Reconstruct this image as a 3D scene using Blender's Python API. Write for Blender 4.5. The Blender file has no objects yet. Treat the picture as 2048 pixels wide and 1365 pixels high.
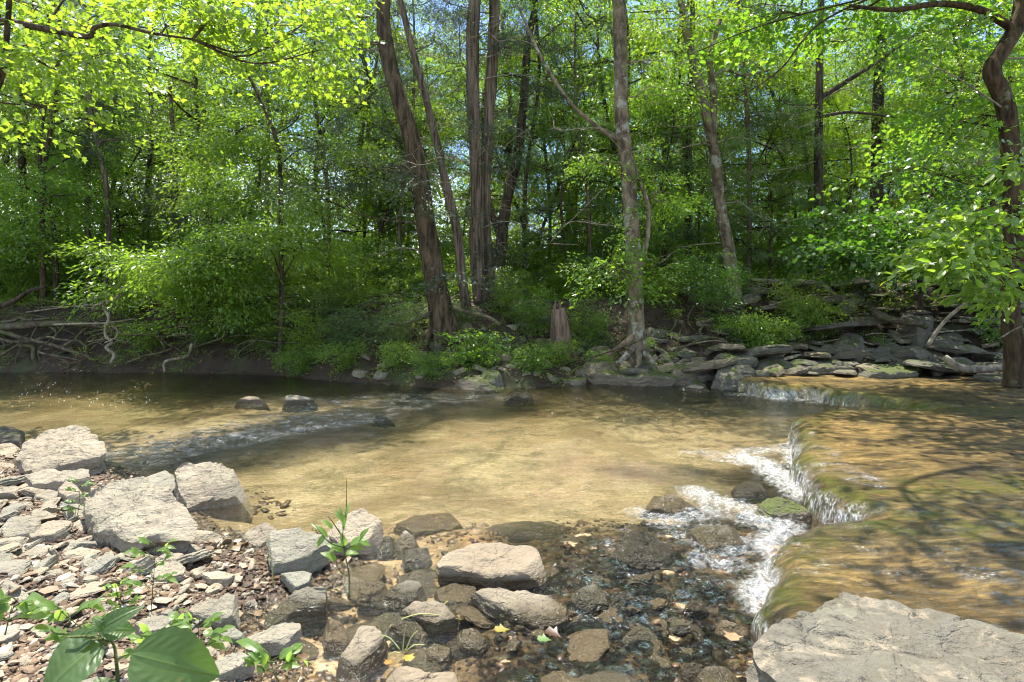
import bpy, math, random
import numpy as np
from mathutils import Vector

# ---------------------------------------------------------------- camera, sky, sun, exposure
F, CX, HY, H = 1137.0, 1024.0, 600.0, 1.3          # focal length / principal column / horizon row (photo pixels), eye height
SUN_EL, SUN_AZ = 73.0, -24.0                        # degrees; azimuth from +Y, negative = to the left
scene = bpy.context.scene
col = scene.collection
cam_d = bpy.data.cameras.new('camera'); cam = bpy.data.objects.new('camera', cam_d); col.objects.link(cam)
cam.location = (0, 0, H); cam.rotation_euler = (math.radians(90), 0, 0)
cam_d.sensor_width = 36.0; cam_d.lens = 36.0 * F / 2048.0
cam_d.shift_y = -(682.5 - HY) / 2048.0
cam_d.clip_start = 0.05; cam_d.clip_end = 2000
cam_d.dof.use_dof = True; cam_d.dof.focus_distance = 6.0; cam_d.dof.aperture_fstop = 11
scene.camera = cam
sv = Vector((math.sin(math.radians(SUN_AZ)) * math.cos(math.radians(SUN_EL)),
             math.cos(math.radians(SUN_AZ)) * math.cos(math.radians(SUN_EL)), math.sin(math.radians(SUN_EL))))
world = bpy.data.worlds.new("World"); scene.world = world; world.use_nodes = True
wn, wl = world.node_tree.nodes, world.node_tree.links
wn.clear()
wo = wn.new('ShaderNodeOutputWorld'); bg = wn.new('ShaderNodeBackground'); sky = wn.new('ShaderNodeTexSky')
sky.sky_type = 'NISHITA'; sky.sun_disc = False
sky.sun_elevation = math.radians(SUN_EL); sky.sun_rotation = math.radians(SUN_AZ)
sky.ozone_density = 1.6; sky.dust_density = 0.6
tc = wn.new('ShaderNodeTexCoord'); mp = wn.new('ShaderNodeMapping'); mp.inputs['Scale'].default_value = (1.0, 1.0, 2.2)
mp.inputs['Location'].default_value = (0.55, 0.0, 0.1)
nz = wn.new('ShaderNodeTexNoise'); nz.inputs['Scale'].default_value = 1.9; nz.inputs['Detail'].default_value = 6
cr = wn.new('ShaderNodeValToRGB'); cr.color_ramp.elements[0].position = 0.50; cr.color_ramp.elements[1].position = 0.64
mx = wn.new('ShaderNodeMix'); mx.data_type = 'RGBA'; mx.inputs[7].default_value = (9.5, 9.8, 10.2, 1)
wl.new(tc.outputs['Generated'], mp.inputs['Vector']); wl.new(mp.outputs[0], nz.inputs['Vector'])
wl.new(nz.outputs['Fac'], cr.inputs[0]); wl.new(cr.outputs[0], mx.inputs[0]); tn = wn.new('ShaderNodeMix'); tn.data_type = 'RGBA'; tn.blend_type = 'MULTIPLY'; tn.inputs[0].default_value = 1.0; tn.inputs[7].default_value = (0.82, 0.92, 1.0, 1); wl.new(sky.outputs[0], tn.inputs[6]); wl.new(tn.outputs[2], mx.inputs[6])
wl.new(mx.outputs[2], bg.inputs['Color']); wl.new(bg.outputs[0], wo.inputs['Surface'])
bg.inputs['Strength'].default_value = 0.125
sun_d = bpy.data.lights.new('sun', 'SUN'); sun = bpy.data.objects.new('sun', sun_d); col.objects.link(sun)
sun_d.energy = 4.8; sun_d.angle = math.radians(0.5); sun_d.color = (1.0, 0.94, 0.84)
sun.location = (0, 0, 30); sun.rotation_euler = sv.to_track_quat('Z', 'Y').to_euler()
vs = scene.view_settings
vs.view_transform = 'Standard'; vs.look = 'None'; vs.gamma = 1.0; vs.use_curve_mapping = False; vs.exposure = 1.5
scene.cycles.max_bounces = 7; scene.cycles.diffuse_bounces = 3; scene.cycles.transmission_bounces = 5; scene.cycles.filter_width = 1.1
scene.cycles.transparent_max_bounces = 12; scene.cycles.sample_clamp_indirect = 8.0
scene.cycles.use_denoising = True

# ---------------------------------------------------------------- helpers
rng = np.random.default_rng(7)
_perm = np.random.default_rng(3).permutation(1024)
_grad = np.random.default_rng(4).normal(size=(1024, 3)); _grad /= np.linalg.norm(_grad, axis=1)[:, None]

def perlin(x, y, z=0.0):
    x, y, z = np.broadcast_arrays(np.asarray(x, float), np.asarray(y, float), np.asarray(z, float))
    xi, yi, zi = np.floor(x).astype(int), np.floor(y).astype(int), np.floor(z).astype(int)
    fx, fy, fz = x - xi, y - yi, z - zi
    u, v, w = (t * t * t * (t * (t * 6 - 15) + 10) for t in (fx, fy, fz))
    r = 0
    for i in (0, 1):
        for j in (0, 1):
            for k in (0, 1):
                g = _grad[_perm[(_perm[(_perm[(xi + i) & 1023] + yi + j) & 1023] + zi + k) & 1023]]
                d = g[..., 0] * (fx - i) + g[..., 1] * (fy - j) + g[..., 2] * (fz - k)
                r = r + d * (u if i else 1 - u) * (v if j else 1 - v) * (w if k else 1 - w)
    return r * 1.5

def fbm(x, y, z=0.0, oct=4, gain=0.5):
    r, a, f = 0, 1.0, 1.0
    for _ in range(oct):
        r = r + a * perlin(np.asarray(x) * f + 17.3 * f, np.asarray(y) * f - 5.1 * f, np.asarray(z) * f + 2.7); a *= gain; f *= 2.03
    return r

def sstep(a, b, x):
    t = np.clip((x - a) / (b - a), 0, 1); return t * t * (3 - 2 * t)

def P(px, py, Y):
    return np.array([(px - CX) / F * Y, Y, H - (py - HY) / F * Y])

def G(px, py, z=0.0):
    Y = (H - z) * F / (py - HY); return np.array([(px - CX) / F * Y, Y, z])

def sdf(poly, x, y):
    """signed distance to a closed polygon, positive inside"""
    poly = np.asarray(poly, float)[:, :2]; x = np.asarray(x, float); y = np.asarray(y, float)
    d = np.full(x.shape, 1e9); ins = np.zeros(x.shape, bool); n = len(poly)
    for i in range(n):
        a, b = poly[i], poly[(i + 1) % n]; e = b - a
        t = np.clip(((x - a[0]) * e[0] + (y - a[1]) * e[1]) / max(e @ e, 1e-12), 0, 1)
        d = np.minimum(d, np.hypot(x - a[0] - t * e[0], y - a[1] - t * e[1]))
        c = (a[1] > y) != (b[1] > y)
        with np.errstate(divide='ignore', invalid='ignore'):
            ins ^= c & (x < (b[0] - a[0]) * (y - a[1]) / (b[1] - a[1] + 1e-15) + a[0])
    return np.where(ins, d, -d)

def dline(pts, x, y):
    pts = np.asarray(pts, float)[:, :2]; d = np.full(np.shape(x), 1e9)
    for a, b in zip(pts[:-1], pts[1:]):
        e = b - a; t = np.clip(((x - a[0]) * e[0] + (y - a[1]) * e[1]) / (e @ e + 1e-12), 0, 1)
        d = np.minimum(d, np.hypot(x - a[0] - t * e[0], y - a[1] - t * e[1]))
    return d

def mesh(name, verts, faces, mat, smooth=True, attrs=None, mat_idx=None):
    """faces: list of int arrays, each (n,k)"""
    me = bpy.data.meshes.new(name); verts = np.asarray(verts, np.float32)
    me.vertices.add(len(verts)); me.vertices.foreach_set('co', verts.ravel())
    loops = np.concatenate([f.ravel() for f in faces]).astype(np.int32)
    tot = np.concatenate([np.full(len(f), f.shape[1]) for f in faces]).astype(np.int32)
    me.loops.add(len(loops)); me.loops.foreach_set('vertex_index', loops)
    me.polygons.add(len(tot)); st = np.concatenate([[0], np.cumsum(tot)[:-1]]).astype(np.int32)
    me.polygons.foreach_set('loop_start', st); me.polygons.foreach_set('loop_total', tot)
    me.polygons.foreach_set('use_smooth', np.full(len(tot), smooth))
    for m in (mat if isinstance(mat, (list, tuple)) else [mat]): me.materials.append(m)
    if mat_idx is not None: me.polygons.foreach_set('material_index', np.asarray(mat_idx, np.int32))
    for k, v in (attrs or {}).items():
        a = me.attributes.new(k, 'FLOAT', 'POINT'); a.data.foreach_set('value', np.asarray(v, np.float32))
    me.update(calc_edges=True)
    return me

def tag(o, label=None, cat=None, group=None, kind=None):
    if label: o['label'] = label
    if cat: o['category'] = cat
    if group: o['group'] = group
    if kind: o['kind'] = kind
    return o

def link(name, me, parent=None, loc=None, rot=None, scale=None):
    o = bpy.data.objects.new(name, me); col.objects.link(o)
    if parent is not None: o.parent = parent
    if loc is not None: o.location = [float(v) for v in loc]
    if rot is not None: o.rotation_euler = rot
    if scale is not None: o.scale = scale if hasattr(scale, '__len__') else (scale,) * 3
    return o

def gridfaces(nr, nc, wrap=False):
    i = np.arange(nr - 1)[:, None]; j = np.arange(nc if wrap else nc - 1)[None, :]; j2 = (j + 1) % nc
    return np.stack([i * nc + j, i * nc + j2, (i + 1) * nc + j2, (i + 1) * nc + j], -1).reshape(-1, 4)

class MB:
    """collects quads/tris into one mesh"""
    def __init__(s): s.v = []; s.f4 = []; s.f3 = []; s.n = 0; s.t = []
    def add(s, v, f4=None, f3=None, tint=0.5):
        v = np.asarray(v, float); s.v.append(v); s.t.append(np.broadcast_to(np.asarray(tint, float), (len(v),)))
        if f4 is not None and len(f4): s.f4.append(np.asarray(f4) + s.n)
        if f3 is not None and len(f3): s.f3.append(np.asarray(f3) + s.n)
        s.n += len(v)
    def tube(s, pts, rad, sides=6, rough=0.0, sub=1, flare=0.0, seed=0.0, tint=0.5):
        pts = np.asarray(pts, float); rad = np.broadcast_to(np.asarray(rad, float), (len(pts),))
        if sub > 1:
            pts, rad = smooth_path(pts, rad, sub)
        t = np.gradient(pts, axis=0); t /= np.linalg.norm(t, axis=1)[:, None] + 1e-9
        ref = np.array([0.13, -1.0, 0.07]) if abs(t[:, 2]).mean() > 0.5 else np.array([0.1, 0.05, 1.0])
        a = np.cross(t, ref); a /= np.linalg.norm(a, axis=1)[:, None] + 1e-9; b = np.cross(a, t)
        th = np.linspace(0, 2 * np.pi, sides, endpoint=False)
        R = rad[:, None] * np.ones(sides)
        if rough:
            L = np.concatenate([[0], np.cumsum(np.linalg.norm(np.diff(pts, axis=0), axis=1))])
            R = R * (1 + rough * fbm(np.cos(th)[None] * 1.7 + seed, np.sin(th)[None] * 1.7 + 0 * L[:, None], L[:, None] * 1.3, 3)
                     + rough * 0.5 * perlin(np.cos(th)[None] * 6 + seed, np.sin(th)[None] * 6 + 0 * L[:, None], L[:, None] * 5))
            if flare:
                k = np.exp(-L / (rad[0] * 2.2))[:, None]
                R = R * (1 + flare * k * (0.35 + 0.65 * np.maximum(0, np.sin(th * 4 + seed * 3)[None] + 0.4 * np.sin(th * 7 + seed)[None])))
        v = pts[:, None] + R[..., None] * (np.cos(th)[None, :, None] * a[:, None] + np.sin(th)[None, :, None] * b[:, None])
        n = len(pts); f = gridfaces(n, sides, True)
        v = np.concatenate([v.reshape(-1, 3), pts[:1], pts[-1:]])
        j = np.arange(sides); j2 = (j + 1) % sides
        f3 = np.concatenate([np.stack([j2, j, np.full(sides, n * sides)], 1), np.stack([j + (n - 1) * sides, j2 + (n - 1) * sides, np.full(sides, n * sides + 1)], 1)])
        s.add(v, f, f3, tint)
    def build(s, name, mat, smooth=True):
        fs = []
        if s.f4: fs.append(np.concatenate(s.f4))
        if s.f3: fs.append(np.concatenate(s.f3))
        return mesh(name, np.concatenate(s.v), fs, mat, smooth, {'tint': np.concatenate(s.t)})

def smooth_path(pts, rad, sub):
    n = len(pts); out = []; ro = []
    Pp = np.vstack([2 * pts[0] - pts[1], pts, 2 * pts[-1] - pts[-2]])
    for i in range(n - 1):
        p0, p1, p2, p3 = Pp[i:i + 4]
        for k in range(sub):
            t = k / sub
            out.append(0.5 * (2 * p1 + (p2 - p0) * t + (2 * p0 - 5 * p1 + 4 * p2 - p3) * t * t + (3 * p1 - p0 - 3 * p2 + p3) * t ** 3))
            ro.append(rad[i] * (1 - t) + rad[i + 1] * t)
    out.append(pts[-1]); ro.append(rad[-1])
    return np.array(out), np.array(ro)

# ---------------------------------------------------------------- materials
class N:
    def __init__(s, name):
        s.m = bpy.data.materials.new(name); s.m.use_nodes = True; s.t = s.m.node_tree; s.t.nodes.clear()
        s.out = s.t.nodes.new('ShaderNodeOutputMaterial')
    def n(s, kind, **kw):
        nd = s.t.nodes.new('ShaderNode' + kind)
        for k, v in kw.items():
            if k.startswith('i_'):
                key = k[2:]; key = int(key) if key.isdigit() else key.replace('_', ' ')
                s.set(nd.inputs[key], v)
            else: setattr(nd, k, v)
        return nd
    def set(s, inp, v):
        if isinstance(v, bpy.types.NodeSocket): s.t.links.new(v, inp)
        elif isinstance(v, bpy.types.Node): s.t.links.new(v.outputs[0], inp)
        elif isinstance(v, tuple) and len(v) == 3 and inp.type == 'RGBA': inp.default_value = (*v, 1)
        else: inp.default_value = v
    def noise(s, scale, detail=4, vec=None, rough=0.5, dist=0.0, out='Fac'):
        nd = s.n('TexNoise'); nd.inputs['Scale'].default_value = scale; nd.inputs['Detail'].default_value = detail
        nd.inputs['Roughness'].default_value = rough; nd.inputs['Distortion'].default_value = dist
        if vec is not None: s.set(nd.inputs['Vector'], vec)
        return nd.outputs[out]
    def ramp(s, fac, stops):
        nd = s.n('ValToRGB'); s.set(nd.inputs[0], fac); e = nd.color_ramp.elements
        while len(e) < len(stops): e.new(0.5)
        for el, (p, c) in zip(e, stops):
            el.position = p; el.color = (c, c, c, 1) if not hasattr(c, '__len__') else (*c, 1)
        return nd.outputs[0]
    def mix(s, f, a, b, mode='MIX'):
        nd = s.n('Mix'); nd.data_type = 'RGBA'; nd.blend_type = mode
        s.set(nd.inputs[0], f); s.set(nd.inputs[6], a); s.set(nd.inputs[7], b); return nd.outputs[2]
    def math(s, op, a, b=0.0, clamp=False):
        nd = s.n('Math'); nd.operation = op; nd.use_clamp = clamp; s.set(nd.inputs[0], a); s.set(nd.inputs[1], b); return nd.outputs[0]
    def attr(s, name):
        nd = s.n('Attribute'); nd.attribute_name = name; return nd.outputs['Fac']
    def geo(s, o='Position'): return s.n('NewGeometry').outputs[o]
    def obj(s): return s.n('TexCoord').outputs['Object']
    def orand(s): return s.n('ObjectInfo').outputs['Random']
    def maps(s, vec, scale, rot=(0, 0, 0)):
        nd = s.n('Mapping'); s.set(nd.inputs['Vector'], vec); nd.inputs['Scale'].default_value = scale; nd.inputs['Rotation'].default_value = rot
        return nd.outputs[0]
    def bump(s, h, strength=0.5, dist=0.01, normal=None):
        nd = s.n('Bump'); s.set(nd.inputs['Strength'], strength); nd.inputs['Distance'].default_value = dist; s.set(nd.inputs['Height'], h)
        if normal is not None: s.set(nd.inputs['Normal'], normal)
        return nd.outputs[0]
    def pbsdf(s, color, rough=0.8, normal=None, spec=0.4, **kw):
        nd = s.n('BsdfPrincipled'); s.set(nd.inputs['Base Color'], color); s.set(nd.inputs['Roughness'], rough)
        s.set(nd.inputs['Specular IOR Level'], spec)
        if normal is not None: s.set(nd.inputs['Normal'], normal)
        for k, v in kw.items(): s.set(nd.inputs[k.replace('_', ' ')], v)
        return nd.outputs[0]
    def done(s, sh): s.t.links.new(sh, s.out.inputs['Surface']); return s.m

def leaf_mat(name, c1, c2, t1, t2, gloss=0.33, mixf=0.5):
    m = N(name); t = m.attr('tint'); r = m.orand()
    k = m.math('ADD', m.math('MULTIPLY', t, 0.6), m.math('MULTIPLY', r, 0.4))
    c = m.mix(k, c1, c2); tr = m.mix(k, t1, t2)
    p = m.pbsdf(c, gloss, spec=0.7)
    d = m.n('BsdfTranslucent'); m.set(d.inputs[0], tr)
    ms = m.n('MixShader', i_0=mixf); m.set(ms.inputs[1], p); m.set(ms.inputs[2], d.outputs[0])
    return m.done(ms.outputs[0])

M = {}
M['leaf_bright'] = leaf_mat('leaf_bright', (0.06, 0.13, 0.015), (0.14, 0.19, 0.025), (0.14, 0.38, 0.01), (0.46, 0.58, 0.02), 0.33, 0.54)
M['leaf_mid'] = leaf_mat('leaf_mid', (0.055, 0.125, 0.022), (0.13, 0.19, 0.04), (0.17, 0.42, 0.02), (0.48, 0.62, 0.04))
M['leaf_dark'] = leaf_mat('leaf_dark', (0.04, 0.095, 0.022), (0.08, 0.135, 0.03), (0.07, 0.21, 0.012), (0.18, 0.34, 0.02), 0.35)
M['leaf_pale'] = leaf_mat('leaf_pale', (0.09, 0.15, 0.05), (0.14, 0.19, 0.08), (0.10, 0.22, 0.04), (0.2, 0.3, 0.05), 0.28)  # paler greens, standing in for sunlight on the middle-bank weeds
M['needle'] = leaf_mat('needle', (0.035, 0.06, 0.03), (0.06, 0.085, 0.045), (0.04, 0.08, 0.02), (0.08, 0.13, 0.03), 0.6, 0.3)
M['leaf_dead'] = leaf_mat('leaf_dead', (0.14, 0.075, 0.04), (0.28, 0.17, 0.10), (0.1, 0.05, 0.02), (0.2, 0.1, 0.04), 0.6, 0.2)

def bark_mat(name, dark, light, lichen=None, lf=0.6, stretch=0.18, scale=14, moss=0.0):
    m = N(name); p = m.geo(); v = m.maps(p, (1, 1, stretch))
    n1 = m.noise(scale, 6, v, 0.65, 0.4); n2 = m.noise(3.0, 4, p)
    c = m.mix(m.ramp(n1, [(0.38, 0.0), (0.62, 1.0)]), dark, light)
    if lichen: c = m.mix(m.ramp(m.noise(4.5, 6, p, 0.7), [(lf, 0.0), (lf + 0.06, 0.8)]), c, lichen)
    if moss:
        c = m.mix(m.math('MULTIPLY', m.ramp(n2, [(0.42, 0.0), (0.6, 1.0)]), moss), c, (0.06, 0.09, 0.02))
    rd = m.noise(scale * 1.6, 4, v, 0.7)
    bp = m.bump(m.math('ADD', n1, m.math('MULTIPLY', rd, 0.5)), 0.9, 0.03)
    return m.done(m.pbsdf(c, 0.9, bp, 0.15))
M['bark'] = bark_mat('bark', (0.024, 0.017, 0.010), (0.115, 0.085, 0.052), (0.20, 0.21, 0.16), 0.64)
M['bark_pale'] = bark_mat('bark_pale', (0.06, 0.046, 0.03), (0.21, 0.17, 0.115), (0.30, 0.31, 0.26), 0.55, 0.5, 9)
M['bark_cedar'] = bark_mat('bark_cedar', (0.05, 0.037, 0.026), (0.22, 0.17, 0.125), None, 0.6, 0.06, 22)
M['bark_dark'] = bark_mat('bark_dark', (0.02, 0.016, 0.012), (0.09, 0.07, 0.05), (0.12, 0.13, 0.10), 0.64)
M['bark_red'] = bark_mat('bark_red', (0.022, 0.015, 0.009), (0.085, 0.058, 0.034), (0.14, 0.15, 0.10), 0.62, 0.25)
M['deadwood'] = bark_mat('deadwood', (0.11, 0.09, 0.065), (0.30, 0.26, 0.20), None, 0.6, 0.3, 16)
M['driftwood'] = bark_mat('driftwood', (0.035, 0.027, 0.018), (0.13, 0.105, 0.075), None, 0.6, 1.0, 12, 0.5)
M['snag'] = bark_mat('snag', (0.07, 0.048, 0.034), (0.24, 0.175, 0.125), None, 0.6, 0.07, 16)
M['stem'] = bark_mat('stem', (0.05, 0.07, 0.02), (0.12, 0.14, 0.05), None, 0.6, 1, 20)

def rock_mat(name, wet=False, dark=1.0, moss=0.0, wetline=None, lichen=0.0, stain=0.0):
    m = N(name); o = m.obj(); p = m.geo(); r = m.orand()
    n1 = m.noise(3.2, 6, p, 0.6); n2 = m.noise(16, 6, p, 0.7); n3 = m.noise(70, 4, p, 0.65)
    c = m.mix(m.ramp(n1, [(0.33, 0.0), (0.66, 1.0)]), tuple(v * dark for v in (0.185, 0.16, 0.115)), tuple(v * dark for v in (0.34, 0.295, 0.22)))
    c = m.mix(m.ramp(n2, [(0.40, 0.45), (0.54, 0.0)]), c, tuple(v * dark for v in (0.19, 0.165, 0.125)))
    c = m.mix(m.ramp(n3, [(0.30, 0.6), (0.42, 0.0)]), c, tuple(v * dark for v in (0.16, 0.14, 0.11)))
    c = m.mix(m.math('MULTIPLY', m.ramp(m.noise(5, 5, p, 0.7), [(0.55, 0.0), (0.68, 1.0)]), 0.35 + lichen), c, tuple(v * dark for v in (0.30, 0.30, 0.20)))
    c = m.mix(m.ramp(m.noise(1.6, 5, p, 0.65, 0.5), [(0.50, 0.0), (0.62, 0.6)]), c, tuple(v * dark for v in (0.17, 0.16, 0.12)))
    c = m.mix(m.ramp(r, [(0.0, 0.0), (0.5, 0.0), (1.0, 0.55)]), c, tuple(v * dark for v in (0.36, 0.275, 0.18)))
    c = m.mix(m.ramp(r, [(0.0, 0.65), (0.45, 0.0)]), c, tuple(v * dark for v in (0.17, 0.175, 0.14)))
    if stain:
        c = m.mix(m.ramp(m.noise(4.2, 7, m.maps(p, (1, 1.7, 1), (0, 0, .5)), 0.72, 0.8), [(0.43, 0.0), (0.56, stain)]), c, (0.11, 0.098, 0.072))
        c = m.mix(m.ramp(m.noise(9, 6, p, 0.75, 0.5), [(0.52, 0.0), (0.66, stain * .8)]), c, (0.33, 0.27, 0.19))
    rough = 0.88
    if moss:
        nz_ = m.n('SeparateXYZ'); m.set(nz_.inputs[0], m.geo('Normal'))
        up = m.ramp(nz_.outputs[2], [(0.55, 0.0), (0.85, 1.0)])
        mk = m.math('MULTIPLY', m.math('MULTIPLY', up, m.ramp(m.noise(4, 5, p, 0.65), [(0.5 - 0.2 * moss, 0.0), (0.6 - 0.15 * moss, 1.0)])), 0.9)
        c = m.mix(mk, c, m.mix(n3, (0.035, 0.055, 0.01), (0.085, 0.105, 0.018)))
    if wetline is not None:
        z = m.n('SeparateXYZ'); m.set(z.inputs[0], p)
        zz = m.math('ADD', z.outputs[2], m.math('MULTIPLY', m.math('SUBTRACT', n1, 0.5), 0.06))
        w = m.n('MapRange'); w.inputs[1].default_value = wetline - 0.012; w.inputs[2].default_value = wetline + 0.018
        w.inputs[3].default_value = 1.0; w.inputs[4].default_value = 0.0; m.set(w.inputs[0], zz)
        c = m.mix(w.outputs[0], c, m.mix(1.0, c, (0.33, 0.30, 0.22), 'MULTIPLY'))
        rough = m.math('SUBTRACT', 0.88, m.math('MULTIPLY', w.outputs[0], 0.72))
    strata = m.noise(9, 5, m.maps(p, (1, 1, 5), (0.15, 0.1, 0)), 0.6)
    h = m.math('ADD', m.math('MULTIPLY', n2, 0.8), m.math('ADD', m.math('MULTIPLY', n3, 0.35), m.math('MULTIPLY', strata, 0.8)))
    cell = m.n('TexVoronoi'); cell.feature = 'DISTANCE_TO_EDGE'; cell.inputs['Scale'].default_value = 3.2
    m.set(cell.inputs['Vector'], m.mix(0.12, p, m.noise(5, 4, p, out='Color')))
    crack = m.ramp(cell.outputs['Distance'], [(0.0, 0.0), (0.012, 1.0)])
    h = m.math('ADD', h, m.math('MULTIPLY', crack, 0.12))
    return m.done(m.pbsdf(c, rough, m.bump(h, 0.95, 0.032), 0.35))
M['rock'] = rock_mat('limestone')
M['rock_slab'] = rock_mat('limestone_slab', dark=0.66, lichen=0.6, stain=.9)
M['rock_stream'] = rock_mat('limestone_stream', dark=0.78, wetline=0.05, lichen=0.25)
M['rock_wet'] = rock_mat('limestone_wet', dark=0.42, wetline=0.3, lichen=0.3)
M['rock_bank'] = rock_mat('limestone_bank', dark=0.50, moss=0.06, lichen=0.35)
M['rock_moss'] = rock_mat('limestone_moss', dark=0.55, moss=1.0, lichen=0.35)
# ---------------------------------------------------------------- the lie of the land
L1Z, L2Z, BZ = 0.20, 0.145, 0.18
near_bank = [(-40, 6.5), (-9, 5.6), G(-300, 878)[:2], G(0, 884)[:2], G(60, 905)[:2], G(200, 925)[:2], G(330, 975)[:2], G(400, 1055)[:2], G(500, 1082)[:2],
             G(600, 1110)[:2], G(700, 1125)[:2], G(640, 1170)[:2], G(530, 1215)[:2], G(470, 1260)[:2], G(560, 1340)[:2], (-0.75, 1.75), (0.0, 1.45), (1.3, 1.35), (2.2, 1.2), (40, 0.5), (40, -40), (-40, -40)]
far_bank = [(-60, 10.6), G(0, 745)[:2], G(300, 745)[:2], G(560, 751)[:2], G(700, 765)[:2], G(860, 776)[:2], G(1060, 778)[:2], G(1160, 766)[:2], G(1400, 770)[:2],
            G(1462, 764, .1)[:2], G(1490, 748, BZ)[:2], G(1900, 745, BZ)[:2], G(2048, 749, BZ)[:2], (14, 8.0), (60, 9), (60, 400), (-60, 400)]
lobe1 = [G(*p, L1Z)[:2] for p in [(1622, 817), (1592, 830), (1582, 855), (1590, 880), (1583, 912), (1608, 945), (1640, 972), (1672, 992), (1716, 1016), (1800, 1030), (1900, 1040), (2100, 1045)]] + [(40, 3.6)] + [(40, 8)] + [G(*p, L1Z)[:2] for p in [(2100, 826), (1900, 818), (1800, 812), (1700, 811)]]
lobe2 = [G(*p, L2Z)[:2] for p in [(1716, 1022), (1650, 1030), (1590, 1050), (1556, 1085), (1538, 1130), (1532, 1165), (1512, 1205), (1500, 1260), (1520, 1340)]] + [(0.95, 1.55), (1.5, 1.3), (3, 1.0), (40, 0.6), (40, 5.0)] + [G(*p, L2Z)[:2] for p in [(2100, 990), (1900, 985), (1780, 1000)]]
lobeB = [G(*p, BZ)[:2] for p in [(1468, 742), (1472, 756), (1500, 765), (1535, 771), (1575, 772), (1610, 770), (1645, 777), (1690, 785), (1740, 790), (1800, 799), (1850, 806), (1900, 812)]] + [(5.6, 5.6), (40, 5.0), (40, 12), (3.4, 12)]

def tops(x, y):
    """rock ledge height above the lower pool (0 where there is no ledge)"""
    wob = 0.06 * fbm(x * 2.3, y * 2.3, 1.0, 4) + 0.035 * perlin(x * 6.5, y * 6.5, 2.0) + 0.015 * perlin(x * 17, y * 17, 2.0)
    def prof(d, z, w):
        d = d + wob; t = np.clip(d / w, 0, 1); return z * np.sqrt(np.clip(1 - (1 - t) ** 2, 0, 1))
    a = prof(sdf(lobe1, x, y), L1Z, 0.17); b = prof(sdf(lobe2, x, y), L2Z + 0.055 * sstep(1.5, 2.5, x), 0.15); c = prof(sdf(lobeB, x, y), BZ, 0.16)
    t = np.maximum(np.maximum(a, b), c)
    t = np.maximum(t, (L1Z - .012) * sstep(3.9, 5.0, x + .25 * perlin(x, y * 2, 3.0)) * sstep(3.2, 3.6, y) * (y < 9))
    return t + np.where(t > 0.02, 0.014 * fbm(x * 1.2, y * 1.2, 4.0, 3) + 0.007 * fbm(x * 5, y * 7, 14.0, 3), 0)

def ground(x, y, full=False):
    x = np.asarray(x, float); y = np.asarray(y, float)
    dn = sdf(near_bank, x, y) + 0.07 * fbm(x * 2.2, y * 2.2, 0, 3)
    df = sdf(far_bank, x, y) + 0.12 * fbm(x * 1.3, y * 1.3, 9, 3)
    T = tops(x, y)
    # pool bed
    deep = 0.16 + 0.10 * sstep(-2, -7, x) + 0.05 * fbm(x * 0.7, y * 0.7, 3, 3)
    shallow = sstep(3.9, 3.1, y) * sstep(-1.0, -0.2, x)
    bed = -deep * (1 - 0.84 * shallow) + 0.02 * fbm(x * 2.5, y * 3.5, 5, 4) + shallow * (0.022 * fbm(x * 5, y * 5, 8, 4))
    edge = np.minimum(-dn, -df)
    bed = bed * sstep(-0.02, 0.55, edge) - 0.012 * (1 - sstep(-0.02, 0.55, edge))
    z = np.maximum(bed, np.where(T > 0.004, T - 0.012, -9))
    # near bank
    nb = 0.02 + 0.13 * sstep(0, 1.3, dn) + 0.02 * fbm(x * 3, y * 3, 2, 4) + 0.006 * fbm(x * 14, y * 14, 6, 3)
    nb = nb * sstep(-0.05, 0.2, dn) + (1 - sstep(-0.05, 0.2, dn)) * -0.03
    z = np.where(dn > -0.05, np.maximum(nb, z), z)
    # far bank
    kl = sstep(-1.2, -3.0, x); kr = sstep(3.2, 5.0, x)
    w = 2.4 * (1 - kl) * (1 - kr) + 1.5 * kl + 3.6 * kr
    top = 1.28 * (1 - kl) * (1 - kr) + 1.2 * kl + 1.62 * kr
    lip = 0.16 * sstep(0, 0.35, df) * (1 - kr)
    base = np.where(x > 3.3, 0.18, 0.0)
    prof = sstep(0.1, 1.0, df / w) * 0.75 + 0.25 * np.clip(df / w, 0, 1)
    fb = base + 0.03 + lip + (top - 0.2) * prof + 0.10 * fbm(x * 1.4, y * 1.4, 7, 4) * sstep(0.1, 0.8, df) + 0.03 * fbm(x * 6, y * 6, 7, 3) * sstep(0.05, 0.3, df)
    fb = fb + 0.2 * fbm(x * 0.12, y * 0.12, 1, 2) * sstep(6, 20, df)
    z = np.where(df > -0.02, np.maximum(fb * sstep(-0.03, 0.12, df), z), z)
    if full: return z, dn, df, T
    return z

def gz(x, y): return float(ground(np.array([x]), np.array([y]))[0])

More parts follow.
